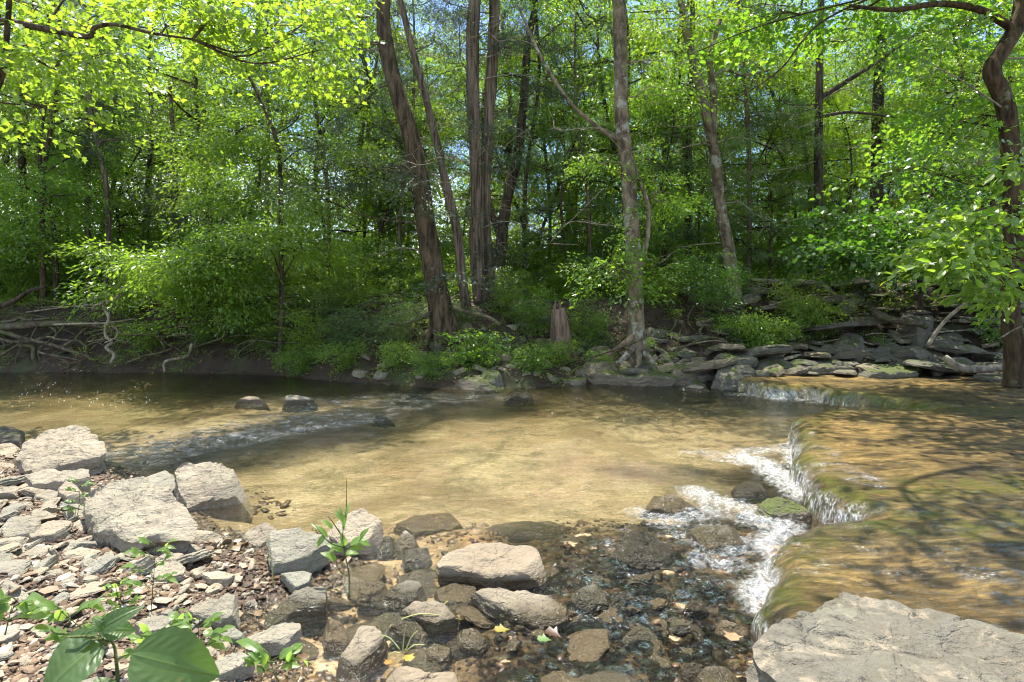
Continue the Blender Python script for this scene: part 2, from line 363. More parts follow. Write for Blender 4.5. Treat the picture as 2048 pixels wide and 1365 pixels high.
# non-uniform sheet: fine near the camera, reaching the horizon
yr = np.concatenate([-np.geomspace(60, 1.0, 26), np.linspace(-0.8, 1.1, 24), np.geomspace(1.15, 13.5, 640), np.geomspace(13.8, 900, 90)])
u_in = np.linspace(-1.08, 1.08, 660); u_out = np.geomspace(1.10, 6, 46)
uu = np.concatenate([-u_out[::-1], u_in, u_out])
X = uu[None, :] * np.maximum(yr, 1.15)[:, None] * np.where(yr < 1.1, 1 + np.abs(yr - 1.15) * 0.25, 1)[:, None]; Yg = np.broadcast_to(yr[:, None], X.shape)
Z, dn, df, T = ground(X, Yg, True)
gl = np.stack([X, Yg, Z], -1).reshape(-1, 3)
m = N('ground'); p = m.geo()
a_near, a_far, a_ledge, a_forest = m.attr('near'), m.attr('far'), m.attr('ledge'), m.attr('forest')
n_big = m.noise(1.1, 5, p, 0.6); n_mid = m.noise(6, 6, p, 0.65); n_fine = m.noise(45, 5, p, 0.7); n_grit = m.noise(160, 3, p, 0.7)
sand = m.mix(m.ramp(n_big, [(0.38, 0.0), (0.62, 1.0)]), (0.31, 0.265, 0.155), (0.235, 0.165, 0.095))
sand = m.mix(m.ramp(m.noise(2.6, 6, m.maps(p, (1.0, 1.15, 1)), 0.72, 0.5), [(0.48, 0.0), (0.60, 0.9)]), sand, (0.10, 0.085, 0.04))
sand = m.mix(m.ramp(n_mid, [(0.35, 0.5), (0.5, 0.0)]), sand, (0.16, 0.125, 0.06))
sand = m.mix(m.math('MULTIPLY', m.ramp(n_fine, [(0.35, 1.0), (0.5, 0.0)]), 0.5), sand, (0.38, 0.34, 0.23))
sand = m.mix(m.ramp(n_fine, [(0.54, 0.0), (0.66, 0.55)]), sand, (0.14, 0.105, 0.055))
vor = m.n('TexVoronoi'); vor.inputs['Scale'].default_value = 55; m.set(vor.inputs['Vector'], p)
vor2 = m.n('TexVoronoi'); vor2.inputs['Scale'].default_value = 120; m.set(vor2.inputs['Vector'], p)
gv = m.n('SeparateColor'); m.set(gv.inputs[0], vor.outputs['Color'])
grav = m.mix(gv.outputs[0], (0.06, 0.042, 0.028), (0.145, 0.105, 0.075))
grav = m.mix(m.ramp(gv.outputs[1], [(0.8, 0.0), (0.86, 1.0)]), grav, (0.33, 0.28, 0.22))
grav = m.mix(m.ramp(n_mid, [(0.42, 0.5), (0.58, 0.0)]), grav, (0.08, 0.052, 0.035))
led = m.mix(m.ramp(m.noise(1.5, 6, m.maps(p, (0.7, 1.6, 1), (0, 0, 0.25)), 0.65), [(0.4, 0.0), (0.6, 1.0)]), (0.14, 0.10, 0.04), (0.42, 0.30, 0.12))
led = m.mix(m.ramp(m.noise(3.1, 6, m.maps(p, (0.8, 2.0, 1), (0, 0, 0.3)), 0.7), [(0.47, 0.0), (0.60, 0.9)]), led, (0.065, 0.048, 0.026))
fl = m.noise(11, 8, m.maps(p, (0.6, 1.7, 1), (0, 0, 0.35)), 0.78, 0.8)
led = m.mix(m.ramp(fl, [(0.40, 0.75), (0.56, 0.0)]), led, (0.05, 0.038, 0.02))
led = m.mix(m.ramp(fl, [(0.56, 0.0), (0.70, 0.6)]), led, (0.40, 0.31, 0.15))
led = m.mix(m.math('MULTIPLY', m.attr('lip'), m.ramp(n_mid, [(0.42, 0.0), (0.58, 1.0)])), led, (0.13, 0.15, 0.02))
soil = m.mix(n_mid, (0.016, 0.011, 0.007), (0.065, 0.044, 0.028))  # dark soil, taken near-black to stand in for shade under the bank edge
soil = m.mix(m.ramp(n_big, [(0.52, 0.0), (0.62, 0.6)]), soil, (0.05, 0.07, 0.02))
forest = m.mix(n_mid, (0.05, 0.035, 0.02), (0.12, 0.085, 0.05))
sand = m.mix(m.ramp(m.noise(0.95, 5, p, 0.62, 0.6), [(0.46, 0.0), (0.60, 0.7)]), sand, (0.13, 0.095, 0.045))
vs_ = m.n('TexVoronoi'); vs_.feature = 'DISTANCE_TO_EDGE'; vs_.inputs['Scale'].default_value = 1.5; m.set(vs_.inputs['Vector'], m.mix(0.22, m.maps(p, (1, 1.5, 1), (0, 0, .5)), m.noise(2.4, 6, p, 0.7, out='Color')))
sand = m.mix(m.math('MULTIPLY', m.ramp(vs_.outputs['Distance'], [(0.0, 1.0), (0.035, 0.0)]), m.ramp(m.noise(1.7, 3, p), [(0.5, 0.0), (0.68, 0.6)])), sand, (0.055, 0.045, 0.025))
sand = m.mix(m.math('MULTIPLY', m.ramp(gv.outputs[2], [(0.72, 0.0), (0.8, 1.0)]), m.ramp(n_mid, [(0.45, 0.0), (0.6, 0.55)])), sand, (0.13, 0.10, 0.06))
rif_c = m.mix(gv.outputs[0], (0.19, 0.14, 0.08), (0.38, 0.27, 0.15))
rif_c = m.mix(m.ramp(n_mid, [(0.40, 0.6), (0.54, 0.0)]), rif_c, (0.045, 0.04, 0.022))
rif_c = m.mix(m.ramp(n_big, [(0.52, 0.0), (0.62, 0.5)]), rif_c, (0.36, 0.17, 0.07))
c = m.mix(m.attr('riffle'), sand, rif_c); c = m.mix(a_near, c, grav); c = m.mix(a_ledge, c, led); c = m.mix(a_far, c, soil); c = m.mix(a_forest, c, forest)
wz = m.n('SeparateXYZ'); m.set(wz.inputs[0], p)
damp = m.n('MapRange'); damp.inputs[1].default_value = 0.012; damp.inputs[2].default_value = 0.05; damp.inputs[3].default_value = 1; damp.inputs[4].default_value = 0
m.set(damp.inputs[0], m.math('ADD', wz.outputs[2], m.math('MULTIPLY', m.math('SUBTRACT', n_mid, 0.5), 0.08)))
dm = m.math('MULTIPLY', damp.outputs[0], a_near)
c = m.mix(dm, c, m.mix(1.0, c, (0.45, 0.38, 0.3), 'MULTIPLY'))
rough = m.math('SUBTRACT', 0.9, m.math('MULTIPLY', dm, 0.55))
hh = m.math('ADD', m.math('MULTIPLY', fl, a_ledge), m.math('ADD', m.math('MULTIPLY', n_mid, 1.2), m.math('ADD', m.math('MULTIPLY', n_fine, 0.5), m.math('MULTIPLY', m.math('MULTIPLY', vor.outputs['Distance'], -0.5), a_near))))
GM = m.done(m.pbsdf(c, rough, m.bump(hh, 0.8, 0.02), 0.3))
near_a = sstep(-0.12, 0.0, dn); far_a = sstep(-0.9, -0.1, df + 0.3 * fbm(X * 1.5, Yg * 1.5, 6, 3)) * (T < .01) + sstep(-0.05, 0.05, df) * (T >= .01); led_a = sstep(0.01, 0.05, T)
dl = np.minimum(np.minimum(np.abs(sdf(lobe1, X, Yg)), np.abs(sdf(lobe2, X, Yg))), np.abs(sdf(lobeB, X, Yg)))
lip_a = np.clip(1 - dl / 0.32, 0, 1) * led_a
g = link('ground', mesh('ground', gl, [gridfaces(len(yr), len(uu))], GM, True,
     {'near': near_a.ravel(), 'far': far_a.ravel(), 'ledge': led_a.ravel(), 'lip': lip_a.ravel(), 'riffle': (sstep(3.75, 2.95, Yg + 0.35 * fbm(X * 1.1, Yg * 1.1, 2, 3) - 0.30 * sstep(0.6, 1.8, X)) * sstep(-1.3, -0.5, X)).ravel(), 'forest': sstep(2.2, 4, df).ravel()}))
tag(g, kind='structure')

# ---------------------------------------------------------------- water
yw = np.geomspace(1.35, 11.6, 700); uw = np.concatenate([-np.geomspace(5, 1.04, 30), np.linspace(-1.0, 1.0, 760), np.geomspace(1.04, 5, 30)])
Xw = uw[None] * yw[:, None]; Yw = np.broadcast_to(yw[:, None], Xw.shape)
Tw = tops(Xw, Yw)
foam_glint_lines = [  # photo pixels on the pool, width m, strength
    ([(1592, 895), (1600, 935), (1640, 968), (1700, 1008), (1725, 1022)], 0.10, 1.0),
    ([(1700, 1012), (1640, 1000), (1590, 965), (1540, 935), (1480, 915)], 0.13, 1.0),
    ([(1600, 950), (1520, 918), (1440, 908), (1380, 905)], 0.12, 0.75),
    ([(1580, 905), (1540, 900), (1490, 905)], 0.14, 0.8),
    ([(1590, 975), (1500, 945), (1400, 925), (1260, 905)], 0.18, 0.42),
    ([(1560, 1062), (1530, 1090), (1555, 1125), (1545, 1160), (1515, 1205)], 0.07, 1.0),
    ([(1550, 1110), (1470, 1105), (1400, 1090), (1350, 1072)], 0.09, 0.75),
    ([(1560, 1055), (1500, 1030), (1440, 1000), (1395, 985)], 0.10, 0.95),
    ([(1440, 1010), (1400, 1030), (1340, 1040), (1290, 1028)], 0.11, 0.8),
    ([(1480, 1100), (1400, 1075), (1320, 1085), (1250, 1060)], 0.12, 0.55),
    ([(1500, 1160), (1400, 1130), (1300, 1120), (1180, 1140)], 0.12, 0.45),
    ([(1330, 1180), (1260, 1220), (1180, 1290)], 0.10, 0.42),
    ([(1130, 1130), (1060, 1170), (950, 1160)], 0.08, 0.38),
    ([(1540, 1150), (1470, 1130), (1400, 1120)], 0.06, 0.8),
    ([(1420, 1060), (1480, 1075), (1540, 1090)], 0.09, 0.8),
    ([(1520, 1200), (1450, 1190), (1380, 1150), (1300, 1140)], 0.05, 0.5),
    ([(1250, 1150), (1180, 1230), (1120, 1260)], 0.05, 0.28),
    ([(1640, 803), (1570, 800), (1520, 793), (1490, 790)], 0.16, 0.8),
    ([(1680, 812), (1620, 806), (1560, 808), (1480, 806)], 0.10, 0.5),
    ([(240, 905), (400, 880), (560, 866), (680, 850), (760, 836)], 0.2, 0.66),  # left riffle streaks, whitened partly to paint in sky glints
    ([(330, 872), (470, 850), (600, 838), (700, 830)], 0.2, 0.6),
    ([(500, 805), (640, 798), (800, 790), (1040, 792)], 0.12, 0.5),
    ([(880, 905), (1000, 955), (1080, 960)], 0.14, 0.12),
]
foam_glint = np.zeros(Xw.shape)
for pts, w, s in foam_glint_lines:
    d = dline([G(*q)[:2] for q in pts], Xw, Yw)
    w = w * (2.1 + 1.2 * perlin(Xw * 4, Yw * 4, 9.0))
    foam_glint = np.maximum(foam_glint, s * np.exp(-(d / w) ** 2))
chopP = [G(*q)[:2] for q in [(190, 930), (260, 890), (420, 845), (600, 800), (800, 782), (1080, 786), (1060, 802), (900, 815), (760, 850), (600, 880), (430, 915), (260, 960)]]
chop = sstep(-0.35, 0.35, sdf(chopP, Xw, Yw))
chop = np.maximum(chop, np.clip(foam_glint * 1.3, 0, 1))
rif = sstep(3.6, 3.0, Yw) * sstep(-0.45, 0.15, Xw)
chop = np.maximum(chop, (0.85 + 0.3 * fbm(Xw * 2, Yw * 2, 7, 2)) * rif)
chop = np.maximum(chop, 0.25 * sstep(2.6, 0.4, np.hypot(Xw - 2.1, Yw - 4.2)))
onl = sstep(0.02, 0.08, Tw)
calm = (1 - np.clip(chop, 0, 1))
amp = 0.0022 + 0.020 * chop + 0.012 * np.clip(foam_glint, 0, 1)
wave = perlin(Xw * 5 + Yw * 1.5, Yw * 9, 0.3) * 0.5 + perlin(Xw * 12, Yw * 20 + Xw * 4, 1.7) * 0.55 + perlin(Xw * 30, Yw * 42, 2.2) * 0.35 * (0.4 + chop)
flowl = perlin(Xw * 8 + Yw * 3, Yw * 13, 5.0) * 0.4 + perlin(Xw * 17 + Yw * 7, Yw * 30, 6.0) * 0.35
Zw = np.where(Tw > 0.004, Tw + 0.004 + 0.004 * flowl, 0) * 1.0
Zw = np.maximum(Zw, 0.0) + (1 - onl) * (amp * wave + 0.034 * rif * fbm(Xw * 3.5, Yw * 4.5, 3.3, 3) + 0.010 * rif * perlin(Xw * 14, Yw * 17, 9.3))
Zw += onl * 0.0015 * flowl
# water thrown up at the foot of the falls
Zw += (1 - onl) * 0.018 * np.clip(foam_glint - 0.6, 0, 1) * (1 + fbm(Xw * 16, Yw * 16, 8, 3))
m = N('water'); p = m.geo(); A_ch, A_fo, A_le, A_fall = m.attr('chop'), m.attr('foam_glint'), m.attr('ledge'), m.attr('fall')
pv = m.maps(p, (1.0, 1.6, 0.7), (0, 0, 0.1))
w1 = m.noise(7, 4, pv, 0.6, 0.6); w2 = m.noise(28, 4, pv, 0.65, 0.5); w3 = m.noise(95, 3, p, 0.6)
wl1 = m.noise(13, 6, m.maps(p, (0.55, 1.9, 1.4), (0, 0, 0.3)), 0.7, 0.8)
hp = m.math('ADD', m.math('MULTIPLY', w1, 0.5), m.math('ADD', m.math('MULTIPLY', w2, m.math('ADD', 0.42, m.math('MULTIPLY', A_ch, 1.9))), m.math('MULTIPLY', w3, m.math('ADD', 0.06, m.math('MULTIPLY', A_ch, 0.75)))))
hp = m.mix(A_le, hp, m.math('MULTIPLY', m.math('ADD', wl1, m.math('MULTIPLY', w3, 0.22)), 0.75))
st = m.math('ADD', 0.52, m.math('MULTIPLY', m.math('MAXIMUM', A_ch, A_le), 0.55))
bmp = m.bump(hp, st, 0.05)
fr = m.n('Fresnel'); fr.inputs['IOR'].default_value = 1.33; m.set(fr.inputs['Normal'], bmp)
gl_ = m.n('BsdfGlossy'); gl_.inputs['Roughness'].default_value = 0.045; m.set(gl_.inputs['Normal'], bmp); gl_.inputs[0].default_value = (1, 1, 1, 1)
trn = m.n('BsdfTransparent'); m.set(trn.inputs[0], m.mix(A_le, m.mix(m.attr('deep'), m.mix(A_ch, (0.95, 0.94, 0.86), (0.86, 0.84, 0.76)), (0.76, 0.74, 0.60)), (0.95, 0.93, 0.86)))
frc = m.math('MULTIPLY', fr.outputs[0], m.math('SUBTRACT', m.math('ADD', 1.3, m.math('MULTIPLY', A_ch, 0.5)), m.math('MULTIPLY', A_le, 0.5)), True)
ms = m.n('MixShader'); m.set(ms.inputs[0], frc); m.set(ms.inputs[1], trn.outputs[0]); m.set(ms.inputs[2], gl_.outputs[0])
# foam: white broken water, plus white painted in for glints
fn = m.noise(34, 6, m.maps(p, (1, 1.5, 1), (0, 0, 0.3)), 0.72, 1.2); fn2 = m.noise(11, 5, pv, 0.6, 1.0)
fth = m.math('SUBTRACT', m.math('ADD', m.math('MULTIPLY', fn, 0.75), m.math('MULTIPLY', fn2, 0.4)), m.math('SUBTRACT', 0.87, m.math('MULTIPLY', A_fo, 0.46)))
fk = m.ramp(m.math('MULTIPLY', fth, 2.5), [(0.0, 0.0), (1.0, 0.88)])
glint_fleck = m.noise(85, 3, m.maps(p, (0.8, 1.8, 1), (0, 0, 0.25)), 0.75, 0.6); patch = m.noise(5, 4, pv, 0.6, 0.5)  # white flecks painted in for sparkle and sky glints on choppy water
fth2 = m.math('SUBTRACT', m.math('ADD', m.math('MULTIPLY', glint_fleck, 0.8), m.math('MULTIPLY', patch, 0.45)), m.math('SUBTRACT', 0.98, m.math('MULTIPLY', A_ch, 0.285)))
fk = m.math('MAXIMUM', fk, m.ramp(m.math('MULTIPLY', fth2, 7.0), [(0.0, 0.0), (1.0, 0.75)]))
streak = m.noise(26, 5, m.maps(p, (3.0, 3.0, 0.25)), 0.7)
fk2 = m.math('MULTIPLY', m.ramp(streak, [(0.46, 0.0), (0.62, 0.85)]), A_fall)
fk = m.math('MAXIMUM', fk, fk2)
fb_ = m.pbsdf((0.84, 0.84, 0.82), 0.35, m.bump(m.math('ADD', fn, w3), 0.9, 0.02), 0.5)
ms2 = m.n('MixShader'); m.set(ms2.inputs[0], fk); m.set(ms2.inputs[1], ms.outputs[0]); m.set(ms2.inputs[2], fb_)
WM = m.done(ms2.outputs[0])
gy, gx = np.gradient(Tw); slope = np.hypot(gy / np.gradient(Yw, axis=0), gx / np.gradient(Xw, axis=1))
fall = sstep(0.8, 2.5, slope) * sstep(0.0, 0.03, Tw) * np.where(Yw > 5.2, 0.5 * sstep(4.6, 3.6, Xw), 0.62)
w = link('stream_water', mesh('water', np.stack([Xw, Yw, Zw], -1).reshape(-1, 3), [gridfaces(len(yw), len(uw))], WM, True,
     {'chop': chop.ravel(), 'foam_glint': (foam_glint * (1 - 0.6 * onl)).ravel(), 'ledge': onl.ravel(), 'deep': (0.85 * sstep(5.5, 8.5, Yw + 0.5 * fbm(Xw * .8, Yw * .8, 5, 2)) * (1 - onl)).ravel(), 'fall': fall.ravel()}))
tag(w, kind='structure')
# ---------------------------------------------------------------- rocks
def rock_mesh(name, poly, thick, plane=(0, 0, 0), mat='rock', seed=0, na=112, taper=0.12, rough=1.0, edge=0.05, dome=0.0, cuts=0, cutq=(.80, .96)):
    """poly: world outline of the top face (n,3) round its centre at the origin; plane a,b give the tilt; body goes down by thick"""
    r_ = np.random.default_rng(seed)
    poly = np.asarray(poly, float); th = np.linspace(0, 2 * np.pi, na, endpoint=False); pa = poly[:, :2]
    R = np.full(na, 1e9)
    dx, dy = np.cos(th), np.sin(th); n = len(pa); best = np.zeros(na)
    for i in range(n):
        a, b = pa[i], pa[(i + 1) % n]; e = b - a; den = dx * e[1] - dy * e[0]
        with np.errstate(divide='ignore', invalid='ignore'):
            t = (a[0] * e[1] - a[1] * e[0]) / den; s = (a[0] * dy - a[1] * dx) / den
        ok = (np.abs(den) > 1e-12) & (t > 0) & (s >= -1e-6) & (s <= 1 + 1e-6)
        best = np.where(ok, np.maximum(best, t), best)
    best = np.where(best <= 0, np.median(best[best > 0]), best); R = best; size = np.median(R)
    R = R * (1 + 0.035 * rough * fbm(dx * 3 + seed, dy * 3, seed * 0.7, 4))
    A, B = plane[0], plane[1]
    top_s = np.concatenate([np.linspace(0.04, 0.86, 13), [0.92, 0.96, 0.985, 1.0]])
    nd = 13; dn_ = np.linspace(0, 1, nd + 1)[1:] ** 0.9
    V = []
    for s in top_s:
        x, y = s * R * dx, s * R * dy
        z = A * x + B * y
        h = 0.10 * size * fbm(x / size * 1.3 + seed, y / size * 1.3, seed, 4) * rough
        q = fbm(x / size * 1.9 + seed * 2, y / size * 1.9, seed + 5, 3)
        h += 0.035 * size * rough * (np.round(q * 4) / 4)                      # broken layers
        rid = np.abs(perlin(x / size * 2.6 + seed, y / size * 2.6, 3.1 + seed)); h -= 0.03 * size * rough * np.exp(-(rid / 0.05) ** 2)
        h -= (dome * size * s ** 4 if dome > 0 else dome * size * (1 - s ** 2.2)) * (1 + 0.5 * perlin(dx * 2 + seed, dy * 2, 4.4))
        h -= edge * size * (np.clip((s - 0.86) / 0.14, 0, 1) ** 2) * (1 + 0.8 * perlin(dx * 5 + seed, dy * 5, 2))
        V.append(np.stack([x, y, z + h], 1))
    rim = V[-1]
    for d in dn_:
        lay = perlin(0.3 + seed, d * thick / size * 9 + 0 * dx + 0.4 * dx, seed + 1.0 + 0.6 * dy); lay = np.round(lay * 3) / 3
        k = 1 + 0.05 * rough * lay - taper * d - 0.22 * max(0, d - 0.8) / 0.2 * 0.5 + 0.06 * rough * fbm(dx * 3.5 + seed, dy * 3.5, d * thick / size * 4, 4)
        k = k + 0.03 * np.sin(np.pi * d)
        V.append(np.stack([rim[:, 0] * k, rim[:, 1] * k, rim[:, 2] - thick * d * (1 + 0.10 * perlin(dx * 1.5 + seed, dy * 1.5, 7))], 1))
    nr = len(V); v = np.concatenate(V + [np.array([V[0].mean(0)]), np.array([V[-1].mean(0)])])
    f = gridfaces(nr, na, True)[:, ::-1]; j = np.arange(na); j2 = (j + 1) % na; c0 = nr * na
    f3 = np.concatenate([np.stack([j, j2, np.full(na, c0)], 1), np.stack([j2 + (nr - 1) * na, j + (nr - 1) * na, np.full(na, c0 + 1)], 1)])
    # angular chips over everything
    vv = v / size; ch = fbm(vv[:, 0] * 2.4 + seed * 1.7, vv[:, 1] * 2.4, vv[:, 2] * 2.4, 4)
    v = v + (np.round(ch * 5) / 5 * 0.5 + ch * 0.5)[:, None] * 0.04 * size * rough * np.array([0.6, 0.6, 0.5])
    if cuts:
        zs = v[:, 2].max()
        for _ in range(cuts):
            nv = r_.normal(size=3); nv[2] = abs(nv[2]) * 0.9 + 0.1; nv /= np.linalg.norm(nv)
            pr = v @ nv; dd = np.quantile(pr, r_.uniform(*cutq)); v = v - np.maximum(0, pr - dd)[:, None] * nv * 0.93
    me = mesh(name, v, [f, f3], M[mat], True); me.set_sharp_from_angle(angle=0.32)
    return me

ROCKS = {}
def traced(label, cat, pts, z0, thick, a=0.0, b=0.0, mat='rock', name='limestone_rock', group=None, seed=None, **kw):
    """outline of the top face in photo pixels, standing at height z0 on the plane tilted by a,b"""
    pts = np.array(pts, float); c = pts.mean(0)
    if isinstance(z0, tuple):   # height above the bank where the view ray meets it
        Ys = np.linspace(7.2, 14, 700); zr = H - (c[1] - HY) / F * Ys; gr = np.maximum(0, ground((c[0] - CX) / F * Ys, Ys))
        hit = np.argmax(gr + z0[0] > zr); z0 = float(zr[hit])
    g0 = G(c[0], c[1], z0)
    if cat != 'slab' and g0[1] > 5 and z0 < .2 and mat in ('rock_stream', 'rock_wet'):   # seen at a low angle: outline is mostly height
        lo_, hi_ = pts[:, 1].min(), pts[:, 1].max(); hpx = hi_ - lo_; pts[:, 1] = hi_ - (hi_ - pts[:, 1]) * .45; c = pts.mean(0)
        z0 = hpx * .55 / F * g0[1]; g0 = G(c[0], c[1], z0); kw.setdefault('dome', -.12)
    if cat != 'slab':
        Rm = float(np.median(np.hypot(pts[:, 0] - c[0], (pts[:, 1] - c[1]) * 2)) / F * g0[1])
        far_ = g0[1] > 5
        if b >= .3 and Rm > .11 and not far_ and 'stream' not in mat and 'wet' not in mat:
            kw.setdefault('dome', 0.04); kw.setdefault('cuts', 3); kw.setdefault('cutq', (.94, .985)); kw.setdefault('taper', .10); kw.setdefault('na', 150)
        else:
            if not far_: z0 = min(z0, .26 * Rm + .008); thick = z0 + .02; kw.setdefault('dome', -.16)
            elif z0 < .2: z0 = min(z0, .5 * Rm); thick = z0 + .08; kw.setdefault('dome', -.12)
            kw.setdefault('taper', -0.42 if 'stream' in mat or 'wet' in mat or far_ else -0.15)
        g0 = G(c[0], c[1], z0)
        kw.setdefault('dome', 0.05); kw.setdefault('cuts', 5); kw.setdefault('cutq', (.86, .975))
    else: kw.setdefault('taper', -0.10 if 'stream' in mat else 0.06); kw.setdefault('cuts', 2); kw.setdefault('cutq', (.94, .985))
    u = (pts[:, 0] - CX) / F; v = (pts[:, 1] - HY) / F
    Yp = (H - z0 + a * g0[0] + b * g0[1]) / (v + a * u + b)
    W = np.stack([u * Yp, Yp, H - v * Yp], 1); ctr = W.mean(0); ctr[2] = z0 + a * (ctr[0] - g0[0]) + b * (ctr[1] - g0[1])
    seed = seed if seed is not None else (len(ROCKS) * 1.37 + 2)
    me = rock_mesh(name, W - ctr, thick, (a, b), mat, int(seed * 10), **kw)
    o = link(name, me, None, ctr); ROCKS[label] = o
    tag(o, label, cat, group); return o

R_ = traced
R_('large pale slab tilted towards the camera on the gravel shore, biggest of the left bank', 'boulder', [(176,956),(212,938),(256,944),(304,958),(343,974),(383,1028),(379,1052),(319,1068),(288,1074),(256,1076),(224,1068),(196,1060),(180,1036),(172,992)], .20, .22, .08, .42, taper=.16, rough=1.5)
R_('wedge-shaped cream boulder jutting into the water at the end of the shore', 'boulder', [(347,920),(362,914),(395,924),(419,918),(443,922),(471,936),(505,946),(507,962),(451,982),(403,994),(375,1004),(356,975)], .16, .30, -.02, .45, taper=.05, rough=1.3)
R_('rounded cream rock between the tilted slab and the wedge-shaped boulder', 'rock', [(276,956),(296,940),(327,937),(347,948),(355,968),(343,980),(300,975)], .12, .2, 0, .3, rough=.7)
R_('broad pale boulder at the waterline of the far left shore, with a dark hollow', 'boulder', [(50,872),(92,852),(140,846),(165,850),(192,866),(214,892),(200,902),(152,914),(116,924),(85,940),(50,935),(34,905)], .22, .34, .05, .40, taper=.1, rough=1.4)
R_('grey flat rock touching the left picture edge behind the broad pale boulder', 'rock', [(-40,856),(30,856),(62,862),(45,874),(-30,878)], .16, .2, 0, .1, mat='rock_bank')
R_('cream rock on the left picture edge in front of the broad pale boulder', 'rock', [(-40,884),(0,878),(36,882),(34,902),(22,925),(-20,930)], .14, .2, 0, .2)
R_('low cream slab under the cream rock on the left picture edge', 'rock', [(-60,930),(0,922),(30,930),(48,948),(10,962),(-50,960)], .10, .15, 0, .1)
R_('long thin slab lying just behind the large tilted slab', 'slab', [(48,950),(100,938),(176,940),(180,956),(120,964),(66,966)], .17, .12, .03, .15)
R_('thin dark flat stone left of the leafy weed by the tilted slab', 'stone', [(48,986),(72,975),(112,973),(112,984),(66,994)], .14, .05, 0, .2, mat='rock_bank')
R_('rounded olive stone below the thin dark flat stone', 'stone', [(76,1006),(96,988),(126,984),(130,1004),(104,1018),(76,1016)], .13, .12, 0, .3, rough=.6)
R_('grey upright stone leaning on the left side of the large tilted slab', 'stone', [(114,962),(130,958),(168,978),(170,996),(140,996),(118,984)], .17, .12, 0, .5)
R_('big rounded buff stone near the left edge above two smaller ones', 'stone', [(2,1052),(20,1032),(56,1026),(82,1036),(86,1056),(50,1072),(8,1078)], .15, .2, 0, .45, rough=.6)
R_('smooth grey stone reaching in at the left edge above the big buff stone', 'stone', [(-40,1018),(0,1015),(40,1016),(56,1024),(20,1032),(-40,1036)], .13, .12, 0, .1, rough=.5)
R_('blocky cream stone left of the one under the slab', 'stone', [(60,1084),(84,1068),(128,1060),(126,1082),(110,1100),(86,1108),(64,1104)], .11, .12, .05, .4, rough=.6)
R_('angular cream block propping the near corner of the large tilted slab', 'stone', [(114,1094),(130,1080),(172,1072),(182,1092),(180,1108),(150,1112),(120,1108)], .10, .12, 0, .35)
R_('grey pebble-like stone between the buff stone and the blocky cream stone', 'stone', [(18,1078),(40,1068),(76,1070),(62,1092),(30,1096)], .10, .1, 0, .3, rough=.6)
R_('flat pale stone at the water just right of the large tilted slab', 'stone', [(345,1080),(352,1064),(400,1060),(450,1062),(440,1073),(400,1084),(352,1086)], .06, .07, 0, .08)
R_('thin white stone flake on the gravel below the flat pale stone', 'stone', [(344,1106),(367,1084),(405,1094),(378,1112)], .045, .03, 0, .05, mat='rock')
R_('dark grey pyramid-shaped stone alone on the red gravel', 'stone', [(168,1172),(190,1136),(206,1136),(243,1160),(230,1178),(192,1184)], .10, .10, 0, .55)
R_('pale wedge of rock on the left edge below the gravel patch', 'rock', [(-30,1160),(0,1150),(24,1162),(58,1184),(64,1200),(20,1212),(-30,1214)], .13, .15, 0, .45)
R_('cream angular rock leaning against the dark-edged slab by the sapling', 'rock', [(487,1066),(505,1054),(530,1043),(552,1052),(556,1072),(536,1092),(506,1092),(490,1080)], .12, .14, 0, .5)
R_('smooth tan slab with dark right edge, just left of the sapling', 'slab', [(537,1062),(560,1056),(600,1052),(622,1060),(658,1072),(655,1086),(615,1108),(580,1122),(548,1128),(538,1100)], .13, .12, -.05, .45)
R_('white pointed boulder at the waterline behind the sapling', 'boulder', [(648,1046),(680,1030),(702,1020),(723,1013),(750,1028),(768,1044),(762,1066),(735,1082),(690,1087),(660,1072)], .12, .18, -.04, .5)
R_('pitted grey rock right of the white pointed boulder', 'rock', [(755,1078),(770,1068),(788,1072),(784,1092),(762,1104),(752,1098)], .09, .12, 0, .4, mat='rock_stream', rough=1.6)
R_('small knobbly cream rock behind the pitted grey rock', 'rock', [(790,1075),(806,1058),(822,1066),(836,1082),(828,1094),(800,1096)], .09, .12, 0, .4, mat='rock_stream', rough=1.6)
R_('pale lumpy stone beside the left end of the big mid-stream slab', 'stone', [(812,1102),(830,1088),(852,1096),(858,1110),(840,1120),(815,1120)], .07, .1, 0, .3, mat='rock_stream', rough=1.4)
R_('thick olive slab with a hollow in its top, standing in the shallows at the centre', 'slab', [(872,1122),(893,1105),(927,1091),(978,1083),(1013,1086),(1064,1088),(1101,1102),(1128,1112),(1112,1128),(1080,1138),(1030,1143),(985,1150),(945,1140),(905,1134),(882,1138)], .095, .13, .01, .10, mat='rock_stream', taper=.1, rough=.8, edge=.09)
R_('oval olive slab sloping into the riffle below the thick hollowed slab', 'slab', [(948,1178),(965,1172),(1030,1178),(1090,1188),(1135,1208),(1130,1228),(1080,1240),(1030,1226),(985,1204)], .06, .08, -.10, .10, mat='rock_stream', edge=.08)
R_('wedge stone with a shaded underside, tip pointing at the sapling stem', 'rock', [(530,1228),(560,1206),(590,1180),(615,1172),(650,1174),(680,1190),(698,1202),(670,1208),(600,1216),(548,1232)], .12, .13, 0, .30, mat='rock_stream')
R_('flat cream stone in front of the wedge stone', 'slab', [(490,1275),(520,1262),(560,1244),(600,1243),(602,1258),(570,1280),(500,1286)], .06, .07, 0, .1)
R_('upright wet-footed cream stone right of the flat cream stone', 'rock', [(650,1258),(657,1236),(680,1242),(698,1262),(690,1280),(655,1282)], .08, .12, 0, .4, mat='rock_stream')
R_('long ridge of grey rock slanting up from the bottom edge', 'rock', [(635,1362),(690,1300),(710,1270),(720,1240),(752,1232),(772,1250),(760,1280),(735,1310),(700,1345),(670,1368)], .13, .16, -.05, .2, mat='rock_stream')
